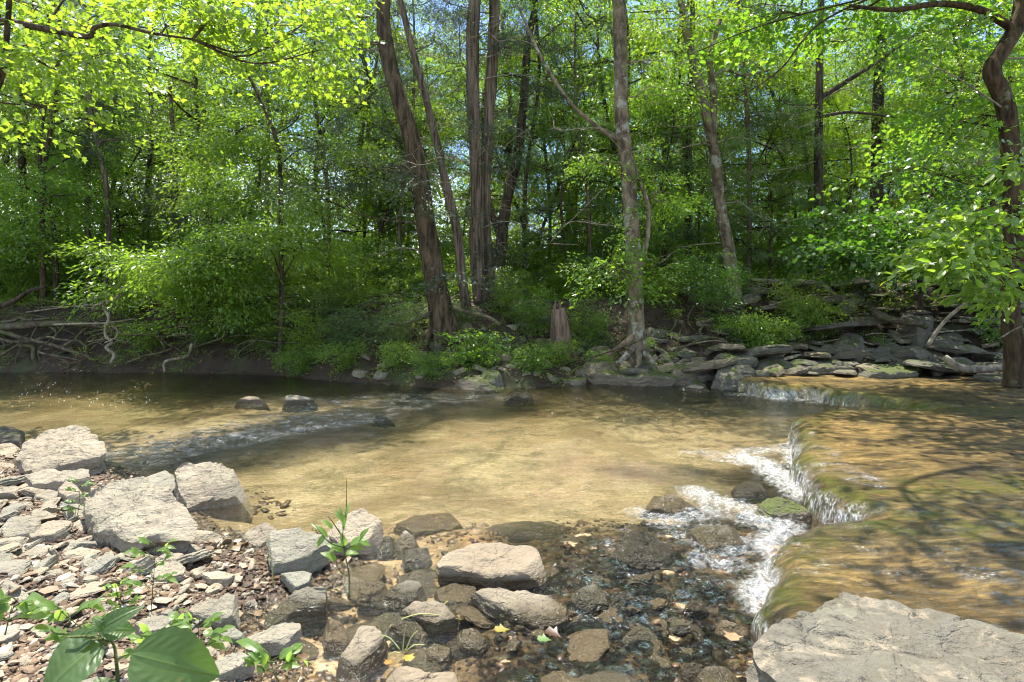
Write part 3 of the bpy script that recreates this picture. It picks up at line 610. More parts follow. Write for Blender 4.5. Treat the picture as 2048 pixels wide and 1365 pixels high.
R_('low greenish wet stone just right of the sapling foot', 'stone', [(720,1170),(740,1160),(770,1163),(775,1178),(745,1190),(722,1186)], .03, .06, 0, .1, mat='rock_stream')
R_('layered tan stone with a stem across it, left of the sunken slabs', 'stone', [(768,1182),(790,1166),(830,1160),(850,1173),(848,1190),(810,1200),(775,1194)], .055, .09, 0, .25, mat='rock_stream')
R_('triangular flat slab half awash in the shallows, grass blade over it', 'slab', [(803,1217),(830,1202),(870,1200),(915,1212),(912,1232),(870,1245),(832,1234)], .055, .09, 0, .2, mat='rock_stream')
R_('dark pitted rock in front of the half-awash triangular slab', 'rock', [(770,1242),(790,1224),(820,1232),(845,1255),(835,1275),(800,1264)], .08, .12, 0, .35, mat='rock_stream', rough=1.5)
R_('humped brown rock with water sliding round it, right of the dark pitted rock', 'rock', [(912,1267),(925,1250),(950,1247),(970,1275),(958,1295),(925,1287)], .08, .12, 0, .4, mat='rock_stream')
R_('low cream boulder cut by the bottom edge at the centre', 'boulder', [(765,1366),(780,1334),(810,1330),(850,1345),(900,1343),(955,1352),(965,1385),(870,1410),(790,1405)], .12, .2, 0, .15, mat='rock_stream', rough=.7)
R_('small pale wet stone behind the low cream boulder', 'stone', [(852,1297),(870,1286),(895,1290),(908,1305),(880,1316),(856,1311)], .06, .08, 0, .25, mat='rock_stream')
R_('huge flat grey slab filling the bottom right corner', 'slab', [(1506,1296),(1530,1268),(1554,1250),(1609,1213),(1650,1188),(1679,1178),(1771,1189),(1830,1204),(1887,1222),(2003,1259),(2100,1284),(2300,1340),(2350,1480),(2100,1560),(1800,1540),(1640,1440),(1570,1370),(1520,1325)], .33, .42, -.02, .06, na=200, taper=.10, rough=.85, edge=.03, cuts=0, mat='rock_slab')
R_('squarish tan stone at the bottom edge left of the huge slab', 'stone', [(1400,1345),(1412,1330),(1450,1329),(1475,1346),(1480,1378),(1410,1382)], .12, .14, 0, .2, mat='rock_stream')
R_('hollow-faced tan stone with a dead leaf, above the squarish stone', 'stone', [(1433,1264),(1440,1240),(1470,1241),(1492,1248),(1490,1270),(1440,1276)], .12, .15, 0, .35, mat='rock_stream', rough=1.4)
R_('black wet rock with a jagged back splitting the current', 'rock', [(1240,1095),(1247,1076),(1267,1058),(1300,1070),(1340,1090),(1376,1116),(1330,1126),(1270,1120)], .07, .14, -.15, .35, mat='rock_wet', rough=1.5)
R_('small grey rock with water foaming past, below the black wet rock', 'rock', [(1143,1197),(1152,1180),(1192,1165),(1215,1182),(1220,1205),(1180,1212),(1150,1209)], .075, .12, 0, .45, mat='rock_stream', rough=1.3)
R_('dark brown stone at the foot of the small near fall', 'stone', [(1368,1216),(1380,1202),(1405,1196),(1412,1213),(1395,1226)], .06, .12, 0, .4, mat='rock_wet')
R_('black blade of rock under the near fall', 'stone', [(1392,1164),(1425,1162),(1446,1182),(1410,1180)], .05, .1, 0, .4, mat='rock_wet')
R_('moss-green wet rock at the bottom of the white chute', 'rock', [(1516,1008),(1540,992),(1590,996),(1640,1014),(1600,1030),(1540,1027)], .05, .14, 0, .25, mat='rock_moss')
R_('low sandy rock just breaking the surface left of the white chute', 'rock', [(1284,1012),(1300,993),(1365,986),(1400,1000),(1365,1018),(1305,1022)], .025, .12, 0, .15, mat='rock_stream', rough=.8)
R_('brown dome of rock awash between the two foaming currents', 'rock', [(1366,1068),(1400,1050),(1460,1050),(1500,1070),(1485,1092),(1420,1098),(1378,1086)], .022, .12, 0, .15, mat='rock_stream', rough=.8)
R_('dark lump in the current behind the moss-green wet rock', 'stone', [(1470,972),(1490,962),(1520,964),(1530,980),(1500,990),(1475,985)], .035, .1, 0, .2, mat='rock_wet')
R_('sunken olive slab behind the thick hollowed slab', 'slab', [(960,1056),(1020,1040),(1100,1040),(1150,1056),(1120,1078),(1040,1084),(985,1074)], -.035, .1, 0, .05, mat='rock_stream', rough=.5)
R_('sunken tan slab right of the white pointed boulder', 'slab', [(790,1046),(830,1028),(900,1026),(930,1040),(900,1058),(830,1062)], -.04, .1, 0, .05, mat='rock_stream', rough=.5)
R_('wide flat stone under the surface above the half-awash triangular slab', 'slab', [(870,1180),(910,1164),(950,1172),(960,1195),(920,1205),(880,1200)], .012, .08, 0, .1, mat='rock_stream', rough=.8)
R_('pale half-round stone, left of the two rocks far out in mid-stream', 'rock', [(478,795),(495,784),(520,786),(542,795),(500,800)], .09, .2, 0, .3, mat='rock_stream', rough=.6)
R_('peaked grey rock, right of the two rocks far out in mid-stream', 'rock', [(556,795),(565,784),(586,772),(602,783),(625,790),(615,798),(570,800)], .13, .25, 0, .5, mat='rock_stream', rough=1.3)
R_('black wet rock just off the far shore, water curling past', 'rock', [(1015,788),(1025,776),(1058,776),(1070,787),(1040,792)], .07, .2, 0, .2, mat='rock_wet', rough=1.4)
R_('small black rock alone in the blue riffle', 'stone', [(748,832),(756,826),(772,826),(786,832),(768,835)], .03, .12, 0, .1, mat='rock_wet')
R_('grey ridged rock at the middle of the bottom-left shore', 'rock', [(365,1210),(400,1200),(440,1196),(452,1180),(478,1194),(484,1218),(440,1238),(390,1228)], .08, .12, 0, .3)
R_('narrow pale stone left of the grey ridged rock', 'stone', [(296,1226),(330,1207),(366,1200),(358,1218),(320,1232)], .07, .07, 0, .2)
R_('flat pale slab behind the weeds of the bottom-left shore', 'slab', [(270,1244),(300,1232),(346,1228),(350,1240),(310,1264),(284,1264)], .09, .07, 0, .2)
R_('rounded pale stone among the weeds, below the flat pale slab', 'stone', [(286,1292),(305,1266),(340,1250),(368,1257),(364,1275),(326,1296)], .12, .12, 0, .3, rough=.6)
R_('large grey mottled rock in the bottom left corner under the weeds', 'boulder', [(-30,1295),(40,1272),(108,1265),(122,1290),(90,1332),(40,1362),(-40,1370)], .16, .2, 0, .2, mat='rock_bank')
R_('broken cream slab by the bottom edge, left of the orange leaf litter', 'slab', [(415,1328),(450,1310),(500,1297),(510,1310),(480,1332),(440,1348)], .07, .08, 0, .15)
R_('squat cream stone between the grey ridged rock and the flat cream stone', 'stone', [(438,1264),(460,1251),(488,1256),(484,1276),(450,1281)], .06, .08, 0, .2)
R_('thin grey slab lying in wet gravel in front of the smooth tan slab', 'slab', [(562,1144),(600,1138),(624,1146),(617,1164),(590,1174)], .055, .05, 0, .12)
R_('half-buried grey slab in the middle of the gravel', 'slab', [(402,1144),(440,1141),(470,1149),(455,1160),(420,1158)], .07, .04, 0, .1)
R_('white chip beside the dark pyramid-shaped stone', 'stone', [(170,1117),(190,1108),(220,1120),(214,1134),(173,1136)], .09, .08, 0, .3)
R_('small white flake right of the white chip', 'stone', [(222,1131),(245,1121),(264,1123),(250,1137)], .07, .05, 0, .2)
R_('small grey stone above the narrow pale stone', 'stone', [(244,1196),(258,1187),(284,1189),(282,1200),(254,1206)], .06, .06, 0, .2)
# far bank, traced
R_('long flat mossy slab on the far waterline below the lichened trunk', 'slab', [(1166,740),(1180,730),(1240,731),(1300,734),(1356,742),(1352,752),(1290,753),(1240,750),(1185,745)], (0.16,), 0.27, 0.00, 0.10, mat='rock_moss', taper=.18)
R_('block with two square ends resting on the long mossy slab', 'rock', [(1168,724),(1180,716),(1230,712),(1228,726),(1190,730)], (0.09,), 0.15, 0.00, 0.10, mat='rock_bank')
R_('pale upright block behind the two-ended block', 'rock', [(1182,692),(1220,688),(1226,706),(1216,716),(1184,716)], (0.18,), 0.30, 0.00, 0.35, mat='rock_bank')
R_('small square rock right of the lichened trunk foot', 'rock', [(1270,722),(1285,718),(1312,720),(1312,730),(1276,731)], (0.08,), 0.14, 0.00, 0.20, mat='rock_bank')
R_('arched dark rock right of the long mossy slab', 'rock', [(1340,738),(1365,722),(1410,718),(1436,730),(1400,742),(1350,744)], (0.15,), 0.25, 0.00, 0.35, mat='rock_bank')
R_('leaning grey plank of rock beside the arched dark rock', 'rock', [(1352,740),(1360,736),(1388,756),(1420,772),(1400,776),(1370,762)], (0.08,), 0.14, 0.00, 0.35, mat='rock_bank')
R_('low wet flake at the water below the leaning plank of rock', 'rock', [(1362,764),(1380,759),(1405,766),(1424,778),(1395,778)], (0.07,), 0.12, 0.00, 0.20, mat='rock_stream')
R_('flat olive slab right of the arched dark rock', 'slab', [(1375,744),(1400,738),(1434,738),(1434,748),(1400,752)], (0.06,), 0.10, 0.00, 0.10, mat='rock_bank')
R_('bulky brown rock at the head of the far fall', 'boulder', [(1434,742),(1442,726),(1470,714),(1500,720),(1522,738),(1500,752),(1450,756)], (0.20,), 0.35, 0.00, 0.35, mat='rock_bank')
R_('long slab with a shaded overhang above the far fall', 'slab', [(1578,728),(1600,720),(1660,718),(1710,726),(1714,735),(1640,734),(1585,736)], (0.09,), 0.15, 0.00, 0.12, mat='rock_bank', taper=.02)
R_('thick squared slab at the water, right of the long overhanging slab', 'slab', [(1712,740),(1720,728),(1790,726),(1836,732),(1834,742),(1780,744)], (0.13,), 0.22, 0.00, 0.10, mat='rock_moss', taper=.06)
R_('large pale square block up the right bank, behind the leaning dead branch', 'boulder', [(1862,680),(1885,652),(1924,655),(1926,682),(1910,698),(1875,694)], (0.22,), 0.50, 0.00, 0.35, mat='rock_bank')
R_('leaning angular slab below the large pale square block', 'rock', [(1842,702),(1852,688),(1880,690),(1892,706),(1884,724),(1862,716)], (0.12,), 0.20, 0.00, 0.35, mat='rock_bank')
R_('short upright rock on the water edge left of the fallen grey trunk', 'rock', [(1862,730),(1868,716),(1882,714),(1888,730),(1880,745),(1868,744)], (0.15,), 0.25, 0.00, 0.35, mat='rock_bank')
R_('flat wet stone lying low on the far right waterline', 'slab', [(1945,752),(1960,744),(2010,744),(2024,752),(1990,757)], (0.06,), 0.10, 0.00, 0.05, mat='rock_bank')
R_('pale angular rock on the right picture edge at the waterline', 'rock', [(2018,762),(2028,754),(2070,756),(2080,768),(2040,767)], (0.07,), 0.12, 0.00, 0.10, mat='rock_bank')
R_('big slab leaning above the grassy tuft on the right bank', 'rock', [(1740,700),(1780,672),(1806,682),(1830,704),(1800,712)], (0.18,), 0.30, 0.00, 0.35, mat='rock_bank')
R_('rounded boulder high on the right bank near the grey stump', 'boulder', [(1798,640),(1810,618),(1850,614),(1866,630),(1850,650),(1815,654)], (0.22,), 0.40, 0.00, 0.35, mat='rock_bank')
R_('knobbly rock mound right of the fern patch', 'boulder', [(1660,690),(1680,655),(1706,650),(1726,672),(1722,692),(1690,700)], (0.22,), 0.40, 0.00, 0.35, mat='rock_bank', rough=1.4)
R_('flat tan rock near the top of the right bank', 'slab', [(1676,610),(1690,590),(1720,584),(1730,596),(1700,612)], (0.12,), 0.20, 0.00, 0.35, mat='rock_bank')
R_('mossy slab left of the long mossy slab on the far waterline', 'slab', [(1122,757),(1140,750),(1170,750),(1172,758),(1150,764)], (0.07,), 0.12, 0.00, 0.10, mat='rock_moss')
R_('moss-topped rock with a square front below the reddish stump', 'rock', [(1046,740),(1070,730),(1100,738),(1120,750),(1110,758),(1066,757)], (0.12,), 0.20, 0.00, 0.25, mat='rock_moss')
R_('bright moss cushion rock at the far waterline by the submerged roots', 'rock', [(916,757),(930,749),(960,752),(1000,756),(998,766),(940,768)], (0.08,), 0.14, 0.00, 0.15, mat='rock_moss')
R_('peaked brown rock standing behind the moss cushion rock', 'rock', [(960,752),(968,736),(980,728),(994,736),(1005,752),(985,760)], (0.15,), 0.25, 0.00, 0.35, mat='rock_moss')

# generic stones, copied
GEN = {}
for kk, mt in (('pale', 'rock'), ('stream', 'rock_stream'), ('bank', 'rock_bank'), ('wet', 'rock_wet')):
    GEN[kk] = []
    for i in range(7):
        r_ = np.random.default_rng(100 + i); n = r_.integers(4, 7); th = np.sort(r_.uniform(0, 2 * np.pi, n)) if i % 2 else np.linspace(0, 2 * np.pi, n, endpoint=False) + r_.uniform(-.25, .25, n)
        rr = r_.uniform(0.7, 1.15, n); asp = r_.uniform(0.55, 1.0)
        po = np.stack([np.cos(th) * rr, np.sin(th) * rr * asp, 0 * th], 1)
        GEN[kk].append(rock_mesh('stone', po, r_.uniform(0.4, .8), (r_.uniform(-.3, .3), r_.uniform(-.3, .3)), mt, 200 + i * 7, na=56, rough=1.2, edge=.03, dome=.03, cuts=5, cutq=(.86, .97), taper=-.06))
REPEATS = {}
def scatter(kind, name, cat, group, pts, labeler, tilt=0.25, sink=0.35, zs=(.5, .95)):
    lst = []
    for (x, y, s) in pts:
        me = GEN[kind][int(rng.integers(0, 7))]
        o = link(name, me, None, (x, y, gz(x, y) + s * (0.42 - sink)), (rng.normal() * tilt, rng.normal() * tilt, rng.uniform(0, 6.28)), (s, s * rng.uniform(.8, 1.1), s * rng.uniform(*zs)))
        tag(o, None, cat, group); lst.append(o)
    lst.sort(key=lambda o: (CX + F * o.location.x / o.location.y))
    for i, o in enumerate(lst): o['label'] = labeler(i, o)
    REPEATS[group] = lst
def inpoly(poly, n, smin, smax, zz=0.0, mind=0.9, power=2.0, avoid=()):
    poly = np.array([G(px, py, zz)[:2] for px, py in poly]); lo, hi = poly.min(0), poly.max(0); out = []; t = 0
    while len(out) < n and t < n * 60:
        t += 1; q = lo + rng.random(2) * (hi - lo)
        if float(sdf(poly, q[0:1], q[1:2])[0]) < 0: continue
        s = smin + (smax - smin) * rng.random() ** power
        if any(math.hypot(q[0] - a, q[1] - b) < (s + c) * mind for a, b, c in out): continue
        out.append((q[0], q[1], s))
    return out
ORD = ['first', 'second', 'third'] + ['%dth' % i for i in range(4, 400)]
for i in range(len(ORD)):
    v = i + 1
    if v > 20 and v % 10 == 1: ORD[i] = '%dst' % v
    if v > 20 and v % 10 == 2: ORD[i] = '%dnd' % v
    if v > 20 and v % 10 == 3: ORD[i] = '%drd' % v
scatter('pale', 'shore_stone', 'stone', 'loose pale stones on the left shore',
        inpoly([(-150, 965), (60, 975), (175, 990), (190, 1070), (330, 1090), (480, 1100), (440, 1130), (250, 1150), (130, 1140), (-120, 1120)], 150, .028, .12, .08, .56, 1.5),
        lambda i, o: 'loose pale stone around the large tilted slab, %s from the left' % ORD[i], .28, .14, (.3, .7))
scatter('pale', 'shore_block', 'rock', 'angular limestone blocks of the left shore',
        inpoly([(-150, 950), (60, 962), (170, 990), (185, 1085), (330, 1105), (470, 1110), (330, 1160), (60, 1150), (-150, 1240)], 60, .06, .14, .08, .5, 1.2),
        lambda i, o: 'angular pale limestone block packed on the left shore, %s from the left' % ORD[i], .2, .1, (.35, .75))
scatter('pale', 'gravel_stone', 'stone', 'small stones on the lower left gravel',
        inpoly([(-150, 1150), (130, 1150), (350, 1160), (520, 1150), (480, 1230), (420, 1290), (560, 1360), (300, 1420), (-150, 1420)], 150, .018, .07, .08, .56, 1.4),
        lambda i, o: 'small chalky stone on the lower left gravel, %s from the left' % ORD[i], .28, .14, (.25, .6))
scatter('stream', 'stream_stone', 'stone', 'half-drowned stones in the shallow riffle',
        inpoly([(620, 1120), (860, 1130), (1100, 1150), (1250, 1130), (1460, 1210), (1490, 1380), (1000, 1440), (640, 1400), (560, 1290), (600, 1230)], 110, .022, .11, .0, .66, 1.6),
        lambda i, o: 'half-drowned brown stone in the shallow riffle, %s from the left' % ORD[i], .25, .30, (.35, .7))
scatter('stream', 'waterline_stone', 'stone', 'small rocks along the far waterline',
        inpoly([(700, 763), (860, 768), (1060, 770), (1160, 762), (1400, 768), (1400, 756), (1100, 742), (860, 752), (700, 752)], 75, .07, .24, .03, .6, 1.2),
        lambda i, o: 'small mottled rock along the far waterline, %s from the left' % ORD[i])
scatter('wet', 'awash_rock', 'rock', 'dark rocks awash in the bottom riffle',
        inpoly([(950, 1140), (1250, 1120), (1440, 1150), (1500, 1230), (1400, 1370), (1000, 1420), (900, 1300)], 30, .05, .13, .0, .6, 1.0),
        lambda i, o: 'dark rock awash in the bottom riffle, %s from the left' % ORD[i], .3, .36, (.35, .6))
scatter('stream', 'flat_stone', 'stone', 'flat wet slabs in the bottom riffle',
        inpoly([(700, 1150), (1000, 1150), (1350, 1110), (1450, 1230), (1400, 1400), (800, 1440), (560, 1380), (620, 1230)], 34, .06, .15, .0, .55, 1.0),
        lambda i, o: 'flat angular wet stone lying in the bottom riffle, %s from the left' % ORD[i], .16, .2, (.18, .34))
def inworld(poly, n, smin, smax, mind=0.8, power=2.0):
    poly = np.array(poly, float); lo, hi = poly.min(0), poly.max(0); out = []; t = 0
    while len(out) < n and t < n * 60:
        t += 1; q = lo + rng.random(2) * (hi - lo)
        if float(sdf(poly, q[0:1], q[1:2])[0]) < 0: continue
        s = smin + (smax - smin) * rng.random() ** power
        if any(math.hypot(q[0] - a, q[1] - b) < (s + c) * mind for a, b, c in out): continue
        out.append((q[0], q[1], s))
    return out
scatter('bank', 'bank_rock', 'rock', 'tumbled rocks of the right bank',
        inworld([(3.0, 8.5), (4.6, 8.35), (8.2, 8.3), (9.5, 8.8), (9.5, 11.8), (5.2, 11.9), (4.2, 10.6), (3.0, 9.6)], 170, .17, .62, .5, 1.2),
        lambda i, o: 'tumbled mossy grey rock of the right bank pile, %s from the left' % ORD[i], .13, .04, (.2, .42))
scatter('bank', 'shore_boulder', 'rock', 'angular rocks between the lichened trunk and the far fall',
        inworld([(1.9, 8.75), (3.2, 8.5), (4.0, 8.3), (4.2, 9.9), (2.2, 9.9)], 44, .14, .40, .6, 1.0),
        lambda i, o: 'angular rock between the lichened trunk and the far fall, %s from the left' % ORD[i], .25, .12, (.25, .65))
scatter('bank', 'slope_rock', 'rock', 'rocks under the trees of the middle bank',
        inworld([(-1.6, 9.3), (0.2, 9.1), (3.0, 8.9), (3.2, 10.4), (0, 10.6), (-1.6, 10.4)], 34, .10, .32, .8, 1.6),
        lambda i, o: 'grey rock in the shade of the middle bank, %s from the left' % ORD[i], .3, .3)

# ---------------------------------------------------------------- foliage
def leaf_shape(kind):
    """verts (x along the leaf), faces"""
    if kind == 'simple': return np.array([[0, 0, 0], [.42, .24, .05], [1, 0, -.04], [.42, -.24, .05]]), [[0, 3, 2, 1]]
    if kind == 'needle': return np.array([[0, .02, 0], [1.0, .09, .04], [1.25, 0, 0], [.35, -.08, -.03]]), [[0, 3, 2, 1]]
    if kind == 'broad':
        return np.array([[0, 0, 0], [.25, .22, .05], [.62, .24, .05], [1, 0, -.08], [.62, -.24, .05], [.25, -.22, .05], [.5, 0, -.01]]), [[0, 6, 2, 1], [6, 3, 2, 2], [0, 5, 4, 6], [6, 4, 3, 3]]
    if kind == 'maple':
        v = [[0, 0, 0], [.10, .38, .04], [.38, .30, .02], [.48, .52, .05], [.66, .20, .0], [1.0, .0, -.06], [.66, -.20, .0], [.48, -.52, .05], [.38, -.30, .02], [.10, -.38, .04]]
        return np.array(v), [[0, 5, 4, 2], [2, 4, 3, 3], [0, 2, 1, 1], [0, 8, 6, 5], [8, 7, 6, 6], [0, 9, 8, 8]]
def spray(kind, r_, n=26, L=0.5, droop=0.25, width=0.5, flat=0.45):
    """twig with leaves; unit leaf length = lf relative to L"""
    lv, lf = leaf_shape(kind); V, Fq, Tn = [], [], []; k = 0
    for i in range(n):
        t = (i + 0.7) / n; side = 1 if i % 2 else -1
        sub = width * math.sin(min(1, t * 1.2) * math.pi * 0.8) * r_.uniform(0.1, 1.0)
        base = np.array([t * L * 0.95, side * sub * L, -droop * L * (t * t + sub * 0.5) + r_.normal() * 0.05 * L])
        ang = side * r_.uniform(0.2, 1.3) * (1 - 0.4 * t) + r_.normal() * 0.3
        sc = r_.uniform(0.75, 1.25)
        tilt, roll = r_.normal() * flat + 0.25, r_.normal() * flat * 1.3
        v = lv * sc
        cr_, sr = math.cos(roll), math.sin(roll); v = v @ np.array([[1, 0, 0], [0, cr_, -sr], [0, sr, cr_]]).T
        ct, st = math.cos(tilt), math.sin(tilt); v = v @ np.array([[ct, 0, st], [0, 1, 0], [-st, 0, ct]]).T
        ca, sa = math.cos(ang), math.sin(ang); v = v @ np.array([[ca, -sa, 0], [sa, ca, 0], [0, 0, 1]]).T
        V.append((base, v)); Fq.append(np.array(lf) + k); k += len(lv)
    return V, np.concatenate(Fq), n
def spray_set(kind, m, leaf, **kw):
    out = []
    r_ = np.random.default_rng(abs(hash(kind)) % 1000 if False else len(kind) * 7 + 1)
    for _ in range(m):
        V, Fq, n = spray(kind, r_, **kw)
        out.append((np.concatenate([b + v * leaf for b, v in V]), Fq, n, len(V[0][1])))
    return out
def place_sprays(mb, S, pos, yaw, pitch, scale, r_, tb=0.5, tv=0.5):
    """vectorised placing of spray templates"""
    idx = r_.integers(0, len(S), len(pos)); roll = r_.normal(size=len(pos)) * 0.35
    for k, (v, f, n, lvn) in enumerate(S):
        q = np.where(idx == k)[0]
        if not len(q): continue
        cy, sy, cp, sp = np.cos(yaw[q]), np.sin(yaw[q]), np.cos(pitch[q]), np.sin(pitch[q]); cr_, sr = np.cos(roll[q]), np.sin(roll[q])
        x, y, z = (v[:, i][None] * scale[q][:, None] for i in range(3))
        y, z = y * cr_[:, None] - z * sr[:, None], y * sr[:, None] + z * cr_[:, None]
        x, z = x * cp[:, None] - z * sp[:, None], x * sp[:, None] + z * cp[:, None]
        X_, Y_ = x * cy[:, None] - y * sy[:, None], x * sy[:, None] + y * cy[:, None]
        W = np.stack([X_ + pos[q, 0][:, None], Y_ + pos[q, 1][:, None], z + pos[q, 2][:, None]], -1).reshape(-1, 3)
        ff = (f[None] + (np.arange(len(q)) * len(v))[:, None, None]).reshape(-1, 4)
        tri = ff[:, 2] == ff[:, 3]
        tn = np.repeat(r_.uniform(0, 1, (len(q), n)) * tv + (r_.uniform(0, 1, (len(q), 1)) - .5) * tv + tb - tv / 2 + .0, lvn, axis=1).reshape(-1)
        mb.add(W, ff[~tri], ff[tri][:, :3], np.clip(tn, 0, 1))
SP = {
    'elm': spray_set('simple', 6, 0.068, n=36, L=0.58),
    'elm_s': spray_set('simple', 5, 0.052, n=36, L=0.42),
    'broad': spray_set('broad', 5, 0.11, n=22, L=0.55),
    'maple': spray_set('maple', 6, 0.075, n=26, L=0.62, flat=0.5),
    'cedar': spray_set('needle', 6, 0.05, n=64, L=0.42, droop=0.35, width=0.35, flat=0.8),
    'far': spray_set('simple', 5, 0.16, n=24, L=0.9),
}
def clump_points(c, r, n, r_):
    d = r_.normal(size=(n, 3)); d /= np.linalg.norm(d, axis=1)[:, None]; rad = r_.random(n) ** 0.45
    # break into layered sub-clumps
    k = max(3, n // 14); cs = r_.normal(size=(k, 3)); cs /= np.linalg.norm(cs, axis=1)[:, None]; cs *= (r_.random(k) ** .5)[:, None] * .8
    w = r_.integers(0, k, n); pick = r_.random(n) < 0.7
    p = np.where(pick[:, None], cs[w] + r_.normal(size=(n, 3)) * np.array([.20, .20, .10]), d * rad[:, None])
    return np.asarray(c) + p * np.asarray(r), p
def add_clump(mb, kind, c, r, n, r_, scale=1.0, tb=0.5, tv=0.5, wood=None, src=None, wr=0.012):
    pos, p = clump_points(c, r, n, r_)
    yaw = np.arctan2(p[:, 1], p[:, 0]) + r_.normal(size=n) * 0.8
    pitch = r_.normal(size=n) * 0.25 + 0.25 * np.clip(p[:, 2], -1, 1) - 0.1
    sc = scale * r_.uniform(0.7, 1.3, n)
    place_sprays(mb, SP[kind], pos, yaw, pitch, sc, r_, tb, tv)
    if wood is not None and src is not None:
        src = np.asarray(src, float); c = np.asarray(c, float)
        mid = (src + c) / 2 + r_.normal(size=3) * 0.12 * np.linalg.norm(c - src) + np.array([0, 0, .05])
        wood.tube([src, mid, c], [wr * 2.0, wr * 1.4, wr], 6, sub=4)
        for i in r_.choice(n, min(n, 9), replace=False):
            e = pos[i]; b = mid + (c - mid) * r_.random()
            wood.tube([b, (b + e) / 2 + r_.normal(size=3) * 0.05, e], [wr * .7, wr * .5, wr * .2], 4, sub=3)

def trunk_path(pts, Y, dY=0.0):
    """photo polyline (px,py) top or bottom first -> world, base first; Y depth at base, dY leaning"""
    pts = sorted(pts, key=lambda q: -q[1]) if not isinstance(pts, tuple) else list(pts); n = len(pts)
    return np.array([P(px, py, Y + dY * i / max(n - 1, 1)) for i, (px, py) in enumerate(pts)])

def tree(name, label, pts, Y, wpx, bark, crowns, leafmat='leaf_mid', extra=None, top=6.0, dY=0.0, flare=0.5, seed=1, rough=0.16, group=None,
         forks=(), dead=0, deadrange=(0.2, 1.0), sides=20, foot=None, keep=False):
    """traced trunk; wpx = diameter in photo pixels at base and at the last traced point; crowns = (kind, px, py, dYoff, rx_m, ry_m, rz_m, n[, scale])"""
    r_ = np.random.default_rng(seed)
    W = np.array([P(px, py, Y + dY * i / max(len(pts) - 1, 1)) for i, (px, py) in enumerate(pts)])
    g0 = gz(W[0, 0], W[0, 1]) if foot is None else foot
    base = W[0].copy(); base[2] = g0 - 0.15
    rb, rt = wpx[0] * .78 / 2 / F * Y, wpx[1] * .78 / 2 / F * Y
    if base[2] < W[0, 2] - 0.05: W = np.vstack([base, W])
    else: W = W.copy(); W[0, 2] = min(W[0, 2], base[2])
    rad = np.linspace(rb, rt, len(W))
    if top:
        d = (W[-1] - W[-2]); d /= np.linalg.norm(d); d = d * 0.5 + np.array([0, 0, .5])
        for k in range(1, 4):
            W = np.vstack([W, W[-1] + d / np.linalg.norm(d) * top / 3 + r_.normal(size=3) * [.15, .15, 0]])
        rad = np.concatenate([rad, rt * np.array([.8, .5, .2])])
    root = bpy.data.objects.new(name, None); col.objects.link(root); root.location = base; root.empty_display_size = .2
    tag(root, label, 'tree', group)
    wood = MB(); wood.tube(W - base, rad, sides, rough, 8, flare, seed * 1.31)
    FK = []
    for fk in forks:   # (pts, w0, w1[, dYoff])
        off = fk[3] if len(fk) > 3 else 0.0
        w = np.array([P(px, py, Y + dY * 0.5 + off * i / max(len(fk[0]) - 1, 1)) for i, (px, py) in enumerate(fk[0])])
        FK.append(smooth_path(w, np.ones(len(w)), 4)[0]); wood.tube(w - base, np.linspace(fk[1], fk[2], len(w)) / 2 / F * Y, 10, 0.1, 6, 0, seed)
    SRC = np.vstack([W] + FK)
    if dead:
        for i in range(dead):
            dm = MB(); k = r_.uniform(*deadrange); j = min(int(k * (len(W) - 1)), len(W) - 2); b = W[j] + (W[j + 1] - W[j]) * r_.random()
            yaw = r_.uniform(0, 6.28); L = r_.uniform(0.5, 1.9); d = np.array([math.cos(yaw), math.sin(yaw) * .8, r_.uniform(-.25, .35)])
            p1 = b + d * L * .4 + r_.normal(size=3) * .05; p2 = b + d * L * .75 + [0, 0, -.08 * L] + r_.normal(size=3) * .08; p3 = b + d * L + [0, 0, -.2 * L] + r_.normal(size=3) * .1
            dm.tube(np.array([b, p1, p2, p3]) - base, [.014, .010, .007, .003], 5, sub=4)
            for q in range(6):
                s_ = [p1, p2, p3][q % 3]; e = s_ + r_.normal(size=3) * [.28, .25, .2] + d * .15
                dm.tube(np.array([s_, (s_ + e) / 2 + r_.normal(size=3) * .04, e]) - base, [.006, .004, .002], 4, sub=3)
            link('dead_branch', dm.build('dead_branch', M['deadwood']), root)
    if crowns:
        cm = MB()
        for c in crowns:
            kind, px, py, off, rx, ry, rz, n = c[:8]; sc = c[8] if len(c) > 8 else 1.0
            C_ = P(px, py, Y + off); i = int(np.argmin(np.linalg.norm(SRC - C_ + [0, 0, .3], axis=1)))
            add_clump(cm, kind, C_ - base, (rx, ry, rz), n, r_, sc, wood=wood, src=SRC[i] - base, wr=.008)
        link('crown', cm.build('crown', M[leafmat], False), root)
    link('trunk', wood.build('trunk', M[bark]), root)
    return root

# ---------------------------------------------------------------- the traced trees, base first
HERO = []
def T_(*a, **k):
    o = tree(*a, **k); HERO.append(o); return o
big = T_('leaning_tree', 'biggest trunk, dark furrowed bark, leaning left over the bank with spreading roots',
   [(893,690),(886,640),(876,590),(866,540),(852,450),(838,350),(818,260),(790,170),(772,90),(768,0)], 9.6, (62, 34), 'bark',
   [('cedar', 742, 130, .6, .55, .8, .7, 46), ('cedar', 720, 210, .4, .45, .6, .5, 34), ('cedar', 860, 300, .3, .5, .5, .5, 26), ('cedar', 690, 90, 1.2, .6, .8, .6, 40),
    ('elm_s', 700, 330, .3, .8, .9, .6, 60), ('cedar', 700, -60, .5, 1.6, 1.2, .9, 40), ('elm_s', 640, 395, .0, .9, .9, .5, 30), ('elm_s', 840, 400, -.5, .35, .3, .5, 16), ('cedar', 800, 330, -.4, .35, .3, .4, 16), ('elm_s', 900, 560, -.3, .4, .3, .3, 14)], 'needle', top=3, seed=3, flare=.75, rough=.13, dead=10)
